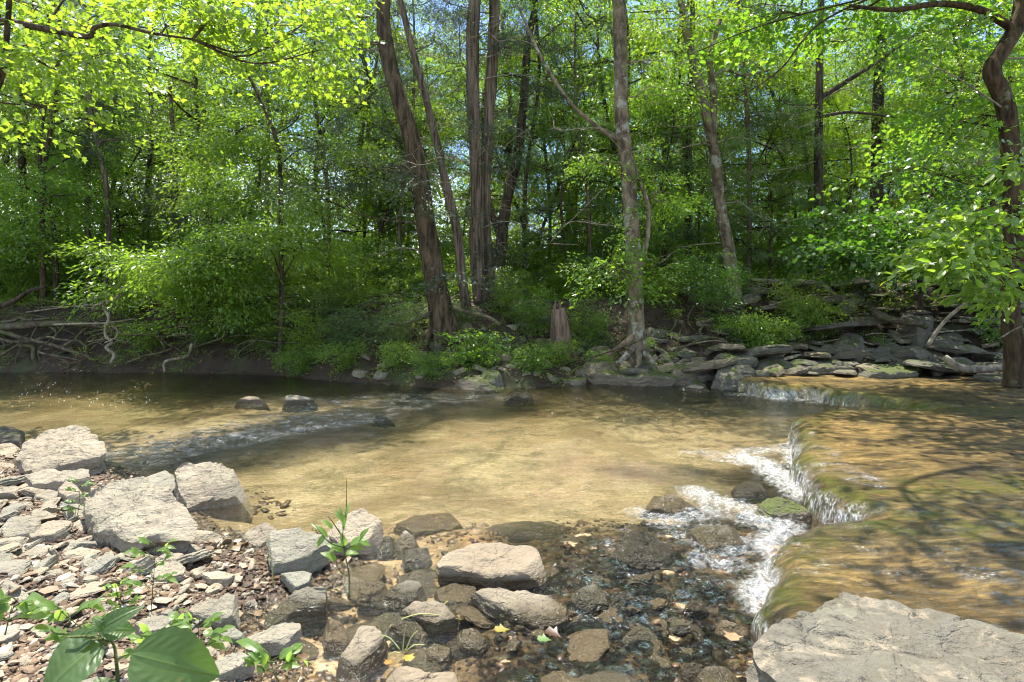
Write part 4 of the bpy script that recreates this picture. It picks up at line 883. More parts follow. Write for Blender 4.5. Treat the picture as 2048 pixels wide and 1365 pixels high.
T_('slender_tree', 'thin crooked trunk rising just right of the biggest leaning trunk',
   [(936,640),(925,560),(915,470),(895,380),(875,290),(850,190),(825,100),(800,0)], 10.4, (26, 16), 'bark_cedar',
   [('cedar', 870, 60, .3, .9, .9, .6, 60), ('elm_s', 850, -70, .3, 1.6, 1.4, .8, 60)], 'needle', top=2.5, seed=5, dead=14)
T_('cedar_tree', 'left stem of the pair of red-brown shaggy cedars in the middle',
   [(968,640),(958,560),(952,480),(955,400),(950,280),(945,150),(950,0)], 10.9, (40, 30), 'bark_cedar',
   [('cedar', 920, 60, .3, .8, .7, .7, 70), ('cedar', 900, 190, .2, .6, .6, .5, 40), ('cedar', 960, -60, .3, 1.5, 1.5, .9, 40), ('elm_s', 945, 430, -.5, .4, .3, .5, 18), ('cedar', 960, 260, -.5, .5, .3, .5, 24), ('elm_s', 960, 580, -.4, .4, .3, .3, 16)], 'needle', top=2.5, seed=6, rough=.25, dead=26, flare=.6)
T_('cedar_tree', 'right stem of the pair of red-brown shaggy cedars in the middle',
   [(985,620),(975,520),(968,420),(972,320),(980,200),(986,100),(990,0)], 11.1, (34, 26), 'bark_cedar',
   [('cedar', 1040, 80, .2, .8, .7, .6, 60), ('cedar', 1070, 190, .3, .6, .6, .5, 36), ('cedar', 1020, -60, .3, 1.4, 1.2, .8, 30), ('elm_s', 1000, 480, -.5, .5, .3, .5, 22), ('cedar', 1000, 330, -.3, .5, .4, .5, 22)], 'needle', top=2.5, seed=7, rough=.25, dead=22)
T_('forked_tree', 'dark trunk behind the twin cedars that bends to the right higher up',
   [(1000,640),(998,560),(1003,480),(1015,400),(1035,310),(1048,200),(1055,90),(1070,0)], 12.2, (34, 16), 'bark_dark',
   [('elm', 1040, 60, .6, 1.3, 1.2, .9, 60), ('elm', 1100, 150, .3, .9, 1., .8, 40)], 'leaf_bright', top=2, seed=8, dead=10, forks=[([(1003,480),(980,420),(960,380)], 16, 8)])
lich = T_('lichened_tree', 'tall straight trunk with pale grey lichen bark standing right of the middle',
   [(1278,725),(1272,640),(1268,540),(1262,430),(1255,330),(1244,250),(1241,130),(1237,0)], 9.1, (44, 33), 'bark_pale',
   [('elm', 1245, 560, -.5, .5, .4, .4, 18), ('elm_s', 1200, 520, -.3, .6, .5, .4, 34), ('elm_s', 1290, 390, .1, .8, .7, .5, 50), ('elm_s', 1210, 330, .3, .6, .6, .4, 30),
    ('elm', 1300, 130, .8, 1.0, 1.0, .7, 60), ('elm', 1180, -60, .5, 1.6, 1.4, .9, 30)], 'leaf_mid', top=2.5, seed=9, flare=.45, rough=.07, dead=5,
   forks=[([(1240,285),(1190,250),(1140,205),(1085,120),(1035,10)], 9, 5, .4), ([(1268,560),(1290,500),(1297,420),(1275,350),(1262,300)], 12, 6)])
T_('slim_tree', 'slim straight dark trunk between the lichened trunk and the twisted pale one',
   [(1376,570),(1378,450),(1378,330),(1378,220),(1384,90),(1384,0)], 13, (20, 12), 'bark_dark',
   [('elm', 1380, 60, 0, 1.2, 1.2, .9, 60), ('elm', 1400, 230, .3, .9, .9, .6, 34)], 'leaf_bright', top=2, seed=10, dead=10)
T_('twisted_tree', 'pale blotched trunk curving left as it rises, right of the slim dark one',
   [(1468,575),(1455,490),(1440,410),(1432,320),(1412,230),(1395,150),(1372,60),(1362,0)], 11, (34, 18), 'bark_pale',
   [('elm', 1360, 60, .3, 1.0, 1., .7, 60), ('elm', 1500, 120, .6, 1.0, 1., .8, 60)], 'leaf_bright', top=2, seed=11, dead=8,
   forks=[([(1425,270),(1428,190),(1420,120),(1440,40)], 16, 9), ([(1420,160),(1450,140),(1490,150),(1540,140)], 9, 4)])
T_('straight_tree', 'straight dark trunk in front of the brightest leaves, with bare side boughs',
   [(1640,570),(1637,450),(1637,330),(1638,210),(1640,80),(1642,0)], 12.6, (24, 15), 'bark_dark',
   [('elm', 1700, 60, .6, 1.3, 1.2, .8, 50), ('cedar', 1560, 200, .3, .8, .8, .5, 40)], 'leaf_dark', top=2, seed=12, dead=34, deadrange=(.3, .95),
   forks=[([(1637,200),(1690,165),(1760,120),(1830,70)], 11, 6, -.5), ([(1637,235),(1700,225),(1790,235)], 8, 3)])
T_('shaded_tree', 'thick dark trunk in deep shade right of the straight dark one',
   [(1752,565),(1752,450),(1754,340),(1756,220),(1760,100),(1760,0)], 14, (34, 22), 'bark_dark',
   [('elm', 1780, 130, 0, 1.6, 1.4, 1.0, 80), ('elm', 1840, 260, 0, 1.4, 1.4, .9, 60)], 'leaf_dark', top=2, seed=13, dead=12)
near = T_('near_tree', 'near right trunk with a sharp crook, brown and flaky, leaning over the right bank',
   [(2030,712),(2022,640),(2022,560),(2028,480),(2024,420),(2026,370),(2022,300),(2016,240),(2006,200),(1990,165),(1984,140),(2000,110),(2030,60),(2046,10),(2050,-60)], 7.3, (44, 36), 'bark_red',
   [('maple', 1960, 230, .3, .55, .6, .35, 26), ('maple', 1880, 70, .8, 1.0, .9, .4, 40), ('maple', 1700, 20, .6, 1.2, .9, .4, 34), ('maple', 1560, 30, .3, .8, .7, .3, 18),
    ('maple', 1900, 240, 1.4, .8, .7, .3, 26), ('maple', 1830, 330, 1.8, .9, .7, .28, 26)], 'leaf_mid', top=2.2, seed=14, flare=.3, rough=.2, dead=4,
   forks=[([(2030,60),(1960,20),(1880,8),(1790,20),(1700,12)], 17, 6, -.4), ([(2046,-20),(1840,-30),(1650,40),(1560,140),(1470,200)], 6, 2, -.6),
          ([(1840,-30),(1600,30),(1500,60),(1380,110)], 4, 1.5, -.3), ([(2026,400),(1960,420),(1900,440)], 6, 2, -.4)])
T_('waterside_sapling', 'thin dark sapling standing at the left water edge under a light green crown',
   [(560,735),(562,650),(563,560),(562,450),(560,330),(550,270),(520,200),(490,140),(440,70)], 10.2, (15, 6), 'bark_dark',
   [('elm', 520, 150, .3, 1.3, 1.0, .8, 110), ('elm', 600, 230, .3, 1.1, .9, .7, 50), ('elm', 470, 270, .2, 1.0, .9, .6, 60), ('elm', 560, 60, .6, 1.6, 1.2, .8, 60),
    ('elm', 640, 300, .0, .8, .8, .5, 34), ('elm', 540, 390, -.2, 1.0, .9, .5, 70), ('elm', 480, 470, -.5, 1.1, .9, .45, 80), ('elm', 400, 520, -.6, .9, .8, .35, 60), ('elm', 590, 480, -.3, .7, .7, .4, 40)], 'leaf_mid', top=1.5, seed=15, flare=.2, rough=.05)
T_('sapling', 'second thin sapling just left of the water-edge one',
   [(492,690),(494,600),(497,500),(500,430),(520,360)], 10.8, (12, 5), 'bark_dark', [('elm', 470, 400, 0, .9, .8, .5, 60), ('elm', 430, 330, .3, .9, .8, .5, 60)], 'leaf_mid', top=1.2, seed=16, rough=.05, flare=.2)
# maple overhanging from outside the left edge
T_('overhanging_maple', 'maple reaching in from the top left with a long crooked bough and bright leaves',
   [(-420,720),(-410,500),(-360,300),(-300,120),(-250,40),(-230,-80)], 6.4, (60, 40), 'bark',
   [('maple', 60, 90, .2, .9, .8, .5, 25), ('maple', 190, 120, .6, .7, .8, .4, 19), ('maple', 30, 0, .2, .8, .8, .5, 22), ('maple', 330, 50, .3, .6, .7, .4, 22), ('maple', 440, 60, .8, .6, .7, .5, 24),
    ('maple', 400, 0, .4, .9, .7, .3, 16), ('maple', 560, 40, 1.2, .9, .8, .4, 25), ('maple', 640, 100, 1.3, .5, .6, .4, 14), ('maple', 150, -20, .5, .8, .7, .3, 11), ('maple', 80, 210, .6, .6, .6, .3, 9), ('maple', 650, 20, 1.2, .5, .6, .3, 11)],
   'leaf_mid', top=1.5, seed=17, flare=.3,
   forks=[([(-300,120),(-120,60),(0,44),(90,58),(175,74),(190,56),(232,50),(300,66),(385,79)], 17, 4, .2), ([(-20,200),(4,150),(15,60),(20,-40)], 12, 9, 0), ([(70,118),(110,140),(150,160)], 5, 2)])
T_('hackberry', 'grey trunk far left with dense mid-green leaves reaching to the water',
   [(52,590),(48,470),(45,340),(44,220),(60,80),(70,0)], 13, (20, 12), 'bark_dark',
   [('elm', 60, 240, 0, 1.4, 1.2, .8, 90), ('elm', 20, 360, -.4, 1.3, 1.1, .7, 80), ('elm', 120, 420, -.6, 1.3, 1.1, .6, 80), ('elm', 40, 480, -1.2, 1.3, 1., .5, 80), ('elm', 100, 120, .3, 1.4, 1.2, .8, 70)], 'leaf_mid', top=2, seed=18, dead=6)
T_('small_cedar', 'dark bushy cedar low behind the overhanging maple bough',
   [(178,570),(176,450),(175,300),(180,180),(200,100)], 13.5, (18, 8), 'bark_cedar',
   [('cedar', 180, 130, 0, .9, .9, 1.0, 110), ('cedar', 140, 200, 0, .8, .8, .6, 60), ('cedar', 220, 220, 0, .8, .8, .6, 60), ('cedar', 180, 300, 0, 1.1, .9, .5, 60)], 'needle', top=.5, seed=19, dead=18)
T_('dusky_cedar', 'dusky thin cedar between the small cedar and the water-edge sapling',
   [(352,570),(352,450),(350,340),(345,250),(340,180)], 14, (18, 8), 'bark_cedar',
   [('cedar', 420, 210, 0, .8, .8, .8, 70), ('cedar', 330, 400, 0, .9, .8, .6, 70), ('cedar', 350, 300, 0, .8, .8, .6, 50), ('cedar', 400, 440, 0, .9, .8, .6, 60)], 'needle', top=1, seed=20, dead=22)
T_('understory_tree', 'low tree of feathery sprays hanging over the left bank roots',
   [(418,640),(420,560),(430,480),(420,420)], 11.3, (14, 7), 'bark_dark',
   [('elm', 350, 530, -.9, 1.0, .8, .3, 100), ('elm', 440, 570, -1.0, 1.0, .8, .3, 100), ('elm', 300, 570, -1.0, .9, .7, .22, 60), ('elm', 420, 625, -1.0, .8, .7, .2, 40), ('elm', 480, 520, -.7, .8, .7, .3, 60), ('elm', 260, 520, -.5, 1.0, .8, .35, 80), ('elm', 520, 600, -.8, .8, .6, .25, 50)], 'leaf_mid', top=.5, seed=21, rough=.05)
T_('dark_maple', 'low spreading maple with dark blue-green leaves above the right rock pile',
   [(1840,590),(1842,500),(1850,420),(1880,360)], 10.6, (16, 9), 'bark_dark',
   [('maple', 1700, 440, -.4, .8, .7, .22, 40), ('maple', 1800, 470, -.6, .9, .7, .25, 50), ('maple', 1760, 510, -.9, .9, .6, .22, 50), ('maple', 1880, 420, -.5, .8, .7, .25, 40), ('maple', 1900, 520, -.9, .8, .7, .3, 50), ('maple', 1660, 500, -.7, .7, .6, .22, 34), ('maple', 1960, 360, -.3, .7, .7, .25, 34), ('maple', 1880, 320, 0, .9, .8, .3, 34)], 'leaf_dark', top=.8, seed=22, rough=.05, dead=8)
T_('waterside_elm', 'light leafy branches drooping in from the right edge in front of the crooked trunk',
   [(2130,740),(2125,620),(2120,520),(2110,420)], 6.2, (20, 12), 'bark',
   [('broad', 2020, 420, -.3, .40, .4, .15, 24, .9), ('broad', 1960, 470, -.4, .36, .4, .13, 22, .9), ('broad', 2020, 510, -.4, .38, .4, .13, 22, .9), ('broad', 1930, 520, -.5, .25, .3, .08, 10, .9), ('broad', 2050, 590, -.4, .3, .4, .13, 14, .9), ('broad', 2060, 330, -.2, .4, .4, .15, 16, .9)], 'leaf_mid', top=.8, seed=23, rough=.05,
   forks=[([(2110,430),(2040,440),(1980,455),(1930,490)], 7, 2, -.4), ([(2120,540),(2050,520),(1960,540)], 6, 2, -.4)])

# ---------------------------------------------------------------- filler trees of the wood, copied
VAR = []
def filler(i, kind, leafmat, bark, hgt, n, scale, low, spread, rad):
    r_ = np.random.default_rng(500 + i); wood = MB(); cm = MB()
    w = np.array([[0, 0, -.2], [r_.normal() * .1, 0, hgt * .25], [r_.normal() * .3, r_.normal() * .2, hgt * .5], [r_.normal() * .5, r_.normal() * .4, hgt * .78], [r_.normal() * .6, r_.normal() * .4, hgt]])
    nc0 = 0; wood.tube(w, [rad, rad * .85, rad * .7, rad * .4, rad * .12], 10, .1, 5, .3, i)
    nc = 17
    for k in range(nc):
        t = low + (1 - low) * (k + r_.random()) / nc; z = t * hgt
        b = np.array([np.interp(z, w[:, 2], w[:, 0]), np.interp(z, w[:, 2], w[:, 1]), z * .97]); yaw = k * 2.4 + r_.normal() * .5
        R0 = spread * (0.45 + 0.55 * math.sin(math.pi * min(1, (1 - t) * 1.1 + .12))) * r_.uniform(.5, 1.05)
        c = b + np.array([math.cos(yaw) * R0, math.sin(yaw) * R0, r_.uniform(0, .5)])
        add_clump(cm, kind, c, (spread * .42, spread * .42, spread * .22), int(n / nc), r_, scale, wood=wood, src=b, wr=.007 + .009 * (1 - t))
    VAR.append((cm.build('crown', M[leafmat], False), wood.build('trunk', M[bark]), kind, hgt))
filler(0, 'elm', 'leaf_bright', 'bark_dark', 11, 555, 1.12, .22, 2.2, .11)
filler(1, 'elm', 'leaf_mid', 'bark', 9.5, 555, 1.08, .12, 2.0, .09)
filler(2, 'elm', 'leaf_bright', 'bark_dark', 13, 573, 1.26, .30, 2.4, .13)
filler(3, 'cedar', 'needle', 'bark_cedar', 9, 734, 1.22, .25, 1.3, .10)
filler(4, 'elm', 'leaf_mid', 'bark_dark', 7, 555, 0.99, .08, 1.9, .06)
filler(5, 'elm_s', 'leaf_pale', 'bark', 6, 555, 1.03, .08, 1.6, .05)
filler(6, 'cedar', 'needle', 'bark_cedar', 12, 752, 1.26, .4, 1.5, .13)
filler(7, 'elm', 'leaf_bright', 'bark_dark', 6.5, 501, 0.99, .10, 1.8, .05)
filler(8, 'elm', 'leaf_dark', 'bark_dark', 10, 591, 1.17, .15, 2.2, .11)
filler(9, 'elm_s', 'leaf_mid', 'bark', 11, 240, 1.3, .35, 1.5, .055)
filler(10, 'cedar', 'needle', 'bark_cedar', 10, 260, 1.2, .35, 1.0, .06)
ADJ = {9: 'thin pole-like', 10: 'thin shaggy-barked', 0: 'tall light-green', 1: 'leafy mid-green', 2: 'lofty yellow-green', 3: 'dark needled', 4: 'low dense green', 5: 'small silvery-leaved', 6: 'tall needled', 7: 'young bright-leaved', 8: 'shady deep-green'}
LM = [(45, 'far left grey trunk'), (178, 'small dark cedar'), (352, 'dusky thin cedar'), (560, 'water-edge sapling'), (860, 'biggest leaning trunk'), (960, 'twin shaggy cedars'), (1255, 'lichened trunk'), (1440, 'twisted pale trunk'), (1638, 'straight dark trunk'), (1755, 'thick shaded trunk'), (2020, 'near crooked trunk')]
fill = []
rf = np.random.default_rng(77)
# hand-placed: (variant, photo column, depth, scale)
spots = [(4, -60, 12.5, 1.1), (4, 110, 12.2, .85), (7, 240, 13.8, .9), (1, 300, 15.5, 1.0), (7, 650, 15.5, 1.2), (7, 760, 14.5, 1.0),
         (3, 760, 16.5, 1.0), (7, 1080, 13.8, .9), (5, 1130, 12.6, .7), (3, 1010, 16, 1.0), (0, 1150, 18, 1.0), (7, 1210, 14.5, .9), (4, 1330, 12.4, .65), (5, 1400, 12.6, .6), (0, 1330, 17, 1.0), (7, 1500, 13.6, .8),
         (5, 1540, 12.8, .65), (0, 1560, 17, .9), (7, 1590, 15.5, 1.05), (4, 1680, 14, .7), (1, 1930, 12.6, .8), (4, 2060, 12.2, .9), (4, 1980, 11.4, .7), (0, 1850, 17, 1.0), (2, 2020, 18, 1.0)]
for i in range(40): spots.append((9 if i % 3 else 10, -80 + 2200 * ((i * .618 + .3) % 1), rf.uniform(11.8, 21), rf.uniform(.8, 1.15)))
for i in range(34):
    spots.append((int(rf.choice([0, 2, 0, 1, 6, 2, 7, 7, 3])), -250 + 2550 * ((i * 0.618) % 1) + rf.normal() * 20, rf.uniform(17, 34), rf.uniform(.9, 1.25)))
for i in range(26): spots.append((int(rf.choice([4, 7, 5, 4])), -150 + 2350 * ((i * .618 + .15) % 1), rf.uniform(14.5, 24), rf.uniform(1.0, 1.5)))
cnt = {}
for v, px, Y, s in spots:
    fill.append([v, px, Y, s])
fill = [q for q in fill if not (q[0] in (0, 2, 6, 9, 10) and q[2] > 13 and (560 < q[1] < 690 or 190 < q[1] < 300))]
fill.sort(key=lambda q: q[1])
for v, px, Y, s in fill:
    x = (px - CX) / F * Y; z = gz(x, Y) - .05
    lm = min(LM, key=lambda q: abs(q[0] - px)); dist = 'close behind' if Y < 15 else ('in the wood behind' if Y < 23 else 'deep in the wood behind')
    key = (v, lm[1], dist); cnt[key] = cnt.get(key, 0) + 1
    root = bpy.data.objects.new(('cedar_tree' if v in (3, 6) else 'forest_tree'), None); col.objects.link(root)
    root.location = (x, Y, z); root.rotation_euler = (0, 0, rf.uniform(0, 6.28)); root.scale = (s, s, s)
    lab = '%s tree %s the %s' % (ADJ[v], dist, lm[1])
    if cnt[key] > 1: lab += ', %s from left' % ORD[cnt[key] - 1]
    tag(root, lab, 'tree', 'trees of the wood behind the stream')
    link('crown', VAR[v][0], root); link('trunk', VAR[v][1], root)
# far wood as one mass
fw = MB(); r_ = np.random.default_rng(91)
n = 6500; Yf = r_.uniform(36, 75, n); pf = r_.uniform(-300, 2350, n); hf = r_.random(n) ** 1.2 * (8 - 7 * np.exp(-((pf - 620) / 75) ** 2) - 7 * np.exp(-((pf - 240) / 70) ** 2) + 5 * perlin(pf / 190, Yf / 30, 2) + 3 * perlin(pf / 60, Yf / 11, 5))
pos = np.stack([(pf - CX) / F * Yf, Yf, 1.0 + np.maximum(hf, .1)], 1)
place_sprays(fw, SP['far'], pos, r_.uniform(0, 6.28, n), r_.normal(size=n) * .3, r_.uniform(1.3, 2.5, n), r_, .5, .6)
for i in range(46):
    Y = r_.uniform(36, 60); x = (r_.uniform(-200, 2250) - CX) / F * Y
    fw.tube([[x, Y, .5], [x + r_.normal() * .3, Y, 5], [x + r_.normal() * .6, Y, 10]], [.16, .12, .04], 6, sub=3, tint=0)
tag(link('far_woodland', fw.build('far_woodland', M['leaf_bright'], False)), 'distant light-green woodland seen between the trunks', 'woodland', None, 'stuff')
# ---------------------------------------------------------------- canopy clumps added above the frame to shade the far stream and dapple the ledge
r_ = np.random.default_rng(41)
def overhead(root, spec, mat):
    cm = MB(); wd = MB(); b0 = np.array(root.location)
    for (x, y, z, rx, ry, rz, n, kind, sc) in spec:
        c = np.array([x, y, z]) - b0; add_clump(cm, kind, c, (rx, ry, rz), n, r_, sc, wood=wd, src=c + np.array([-.2 * c[0], 1.2, 0.6]), wr=.016)
    link('crown', cm.build('shade_crown', M[mat], False), root); link('branch', wd.build('branch', M['bark_dark']), root)
overhead(big, [(-4.2, 10.4, 8.8, 1.6, 1.1, .5, 56, 'elm', 1.2)], 'leaf_mid')
overhead(lich, [(1.0, 9.4, 7.4, 1.2, .9, .5, 36, 'elm', 1.2), (2.6, 9.2, 7.8, 1.4, .9, .5, 50, 'elm', 1.2), (0.2, 10.4, 8.6, 1.4, 1.1, .5, 46, 'elm', 1.2)], 'leaf_mid')
overhead(near, [(4.2, 7.6, 6.4, 1.1, .7, .4, 44, 'maple', 1.2), (2.7, 6.6, 5.9, .8, .5, .35, 26, 'maple', 1.2), (5.6, 6.4, 5.6, 1.1, .8, .4, 50, 'maple', 1.2), (3.4, 5.4, 5.4, .9, .5, .3, 34, 'maple', 1.1), (6.4, 8.6, 7.2, 1.4, 1.0, .5, 50, 'maple', 1.2), (1.6, 7.9, 7.2, .9, .6, .3, 18, 'elm', 1.2), (4.6, 4.6, 4.9, .9, .6, .3, 34, 'maple', 1.1), (1.5, 4.0, 4.7, .7, .35, .2, 14, 'maple', 1.0), (2.6, 4.2, 4.6, .8, .4, .2, 20, 'maple', 1.0), (5.0, 8.8, 7.4, 1.0, .8, .4, 36, 'maple', 1.2), (3.2, 8.4, 7.4, 1.0, .6, .4, 26, 'maple', 1.2)], 'leaf_mid')

# ---------------------------------------------------------------- shrubs and low plants
SHR = []
def shrub(i, kind, leafmat, hgt, n, stems, scale, spread):
    q = np.random.default_rng(900 + i); st = MB(); cm = MB()
    for k in range(stems):
        yaw = q.uniform(0, 6.28); R0 = spread * q.uniform(.2, 1)
        e = np.array([math.cos(yaw) * R0, math.sin(yaw) * R0, hgt * q.uniform(.6, 1)])
        st.tube([[0, 0, -.15], [e[0] * .25, e[1] * .25, e[2] * .5], e], [.012, .008, .003], 5, sub=4)
        m_ = n // stems; t = q.random(m_) ** .7
        pos = np.stack([e[0] * t ** 1.6, e[1] * t ** 1.6, e[2] * t], 1) + q.normal(size=(m_, 3)) * np.array([.10, .10, .08]) * hgt
        pos[:, 2] = np.maximum(pos[:, 2], .04)
        place_sprays(cm, SP[kind], pos, yaw + q.normal(size=m_) * 1.2, q.normal(size=m_) * .3 + .1, scale * q.uniform(.6, 1.2, m_), q, .5, .6)
    SHR.append((cm.build('foliage', M[leafmat], False), st.build('stem', M['stem'])))
shrub(0, 'elm', 'leaf_mid', 1.5, 130, 7, .85, .8); shrub(1, 'elm_s', 'leaf_pale', 1.1, 120, 7, .9, .7); shrub(2, 'broad', 'leaf_mid', .9, 60, 5, .8, .5)
shrub(3, 'elm_s', 'leaf_bright', 1.3, 140, 8, .9, .8); shrub(4, 'elm', 'leaf_bright', 2.1, 170, 8, 1.0, 1.0); shrub(5, 'elm', 'leaf_dark', 1.8, 150, 8, 1.0, .9); shrub(6, 'elm_s', 'leaf_mid', .55, 90, 9, .7, .45)
def zray(px, py, y0=7.0, y1=15):
    Ys = np.linspace(y0, y1, 900); zr = H - (py - HY) / F * Ys; gr = ground((px - CX) / F * Ys, Ys); k = int(np.argmax(gr > zr))
    if gr[k] <= zr[k]: k = 600
    return np.array([(px - CX) / F * Ys[k], Ys[k], gr[k]])
PL = [  # variant, px, py of the foot, scale, label
 (2, 955, 732, .72, 'bush of broad bright leaves in front of the biggest trunk foot'), (2, 1062, 742, .5, 'low broad-leaved bush between the trunk foot and the reddish stump'),
 (0, 1175, 690, .55, 'feathery bush hanging out right of the reddish stump'), (0, 1070, 668, .6, 'feathery bush behind and left of the reddish stump'), (1, 675, 700, .75, 'pale bush catching the light on the sunny bare bank'),
 (1, 770, 700, .8, 'pale bush between the bare bank and the biggest trunk'), (1, 640, 640, .8, 'pale bush on top of the bank behind the water-edge sapling'), (6, 690, 740, 1.0, 'low green plant at the foot of the sunny bare bank'),
 (6, 800, 735, .9, 'low green plant left of the biggest trunk foot'), (3, 720, 620, .8, 'yellow-green bush on the bank top, between the sunny bank and the biggest trunk'), (3, 600, 720, .7, 'yellow-green bush just right of the water-edge sapling'),
 (6, 1505, 700, 1.3, 'bright ferny tuft on the right bank above the long slabs'), (6, 1545, 706, 1.2, 'grassy tuft right beside the bright ferny tuft'), (6, 1480, 690, 1.1, 'small plant left of the bright ferny tuft'), (0, 1590, 655, .6, 'leafy bush above the grassy tuft on the right bank'),
 (6, 1630, 670, 1.4, 'fern patch left of the knobbly rock mound'), (5, 1975, 640, .5, 'dark bush behind the leaning dead branch on the right bank'), (2, 2000, 690, .6, 'leafy bush left of the crooked near trunk foot'),
 (6, 1280, 715, .7, 'weed growing at the lichened trunk foot'), (6, 1195, 735, .6, 'weed on the left end of the long mossy slab'), (0, 470, 690, .5, 'leafy bush hanging over the left bank roots'), (0, 400, 695, .4, 'feathery bush low over the water on the left bank'),
 (6, 300, 700, 1.2, 'ferny plant on the root tangle of the left bank'), (3, 250, 640, .6, 'bright bush above the serpentine root'), (0, 520, 700, .5, 'green bush left of the water-edge sapling foot'), (1, 925, 660, .45, 'pale twiggy bush right behind the biggest trunk'),
 (5, 1440, 640, .7, 'dark bush on the root-covered bank below the twisted trunk'), (3, 1330, 610, .7, 'bright bush on the bank top right of the lichened trunk'), (0, 1015, 640, .55, 'green bush between the twin cedars and the reddish stump'),
 (6, 1120, 730, .9, 'weed patch in front of the reddish stump'), (6, 860, 752, .8, 'sprig at the waterline below the biggest trunk'), (6, 600, 748, .9, 'sprig at the waterline by the water-edge sapling')]
for v, px, py, s, lab in PL:
    b = zray(px, py); root = bpy.data.objects.new('bush', None); col.objects.link(root); root.location = b; root.scale = (s, s, s); root.rotation_euler = (0, 0, r_.uniform(0, 6.28))
    tag(root, lab, 'bush'); link('foliage', SHR[v][0], root); link('stem', SHR[v][1], root)
cnt = {}; lst = []
for i in range(120):
    px = -150 + 2350 * ((i * .618) % 1); row = i % 4
    Y = [11.7, 12.8, 14.5, 17.5][row] + r_.uniform(-.5, .8); lst.append((px, Y, int(r_.choice([[0, 1, 3, 6, 2], [0, 3, 4, 5], [3, 4, 0, 5], [4, 4, 3]][row])), r_.uniform(.7, 1.15) * [.75, .9, 1.1, 1.4][row]))
lst.sort()
BA = ['leafy', 'silvery', 'broad-leaved', 'yellow-green', 'tall bright', 'tall dark', 'low']
for px, Y, v, s in lst:
    if float(sdf(far_bank, np.array([(px - CX) / F * Y]), np.array([Y]))[0]) < 1.2: continue
    if 1480 < px < 1960 and Y < 13.6: continue
    x = (px - CX) / F * Y; lm = min(LM, key=lambda q: abs(q[0] - px)); row = 'at the bank top by' if Y < 13.5 else 'on the wood floor behind'
    key = (v, lm[1], row); cnt[key] = cnt.get(key, 0) + 1
    root = bpy.data.objects.new('understory_bush', None); col.objects.link(root); root.location = (x, Y, gz(x, Y)); root.scale = (s, s, s); root.rotation_euler = (0, 0, r_.uniform(0, 6.28))
    lab = '%s bush %s the %s' % (BA[v], row, lm[1]) + (', %s from left' % ORD[cnt[key] - 1] if cnt[key] > 1 else '')
    tag(root, lab, 'bush', 'bushes under the trees'); link('foliage', SHR[v][0], root); link('stem', SHR[v][1], root)

# ground cover nobody could count
def cover(name, lab, kind, mat, n, xr, yr, dmin, dmax, sc, hmax, dens=None, tb=.5):
    x = r_.uniform(*xr, n); y = r_.uniform(*yr, n); z, dn_, df_, T_ = ground(x, y, True); k = (df_ > dmin) & (df_ < dmax)
    k &= (fbm(x * .9, y * .9, 3, 2) > (dens if dens is not None else -9)); x, y, z = x[k], y[k], z[k]; n = len(x)
    mb = MB(); place_sprays(mb, SP[kind], np.stack([x, y, z + .02 + hmax * r_.random(n) ** 2], 1), r_.uniform(0, 6.28, n), r_.uniform(-.1, .9, n), sc * r_.uniform(.5, 1.2, n), r_, tb, .6)
    tag(link(name, mb.build(name, M[mat], False)), lab, 'ground cover', None, 'stuff')
cover('undergrowth', 'mixed green undergrowth on the wood floor at the top of the bank', 'elm', 'leaf_mid', 3000, (-17, 17), (10.8, 22), 1.6, 12, .9, .5)
cover('bank_creepers', 'small-leaved creepers over the dark left and middle bank', 'elm_s', 'leaf_mid', 2800, (-12, 3.4), (8.6, 12.4), .04, 1.7, .6, .2, -.2)
cover('rock_pile_creepers', 'low plants between the rocks of the right bank', 'elm_s', 'leaf_mid', 900, (3.4, 9.5), (9.0, 12.4), .9, 3.8, .6, .22, .05)
cover('sunlit_weeds', 'pale sunlit weeds on the middle bank', 'elm_s', 'leaf_pale', 1000, (-4.5, -1.0), (9.2, 12.4), .3, 2.2, .6, .25, -0.1)  # sunlit look is put into the pale leaf colour
x = r_.uniform(-13, 12, 16000); y = r_.uniform(8.2, 15, 16000); z, _, df_, _ = ground(x, y, True); k = (df_ > .0) & (df_ < 5); x, y, z = x[k], y[k], z[k]; n = len(x)
lit = MB(); lv = leaf_shape('simple')[0] * .075; yw_ = r_.uniform(0, 6.28, n); tl = r_.normal(size=n) * .35
vx = lv[:, 0][None] * np.cos(yw_)[:, None] - lv[:, 1][None] * np.sin(yw_)[:, None] + x[:, None]; vy = lv[:, 0][None] * np.sin(yw_)[:, None] + lv[:, 1][None] * np.cos(yw_)[:, None] + y[:, None]
vz = lv[:, 2][None] + lv[:, 0][None] * tl[:, None] + z[:, None] + .012
lit.add(np.stack([vx, vy, vz], -1).reshape(-1, 3), (np.array([[0, 3, 2, 1]])[None] + np.arange(n)[:, None, None] * 4).reshape(-1, 4), None, np.repeat(r_.random(n), 4))
tag(link('leaf_litter', lit.build('leaf_litter', M['leaf_dead'], False)), 'brown fallen leaves scattered over the bank soil', 'leaf litter', None, 'stuff')

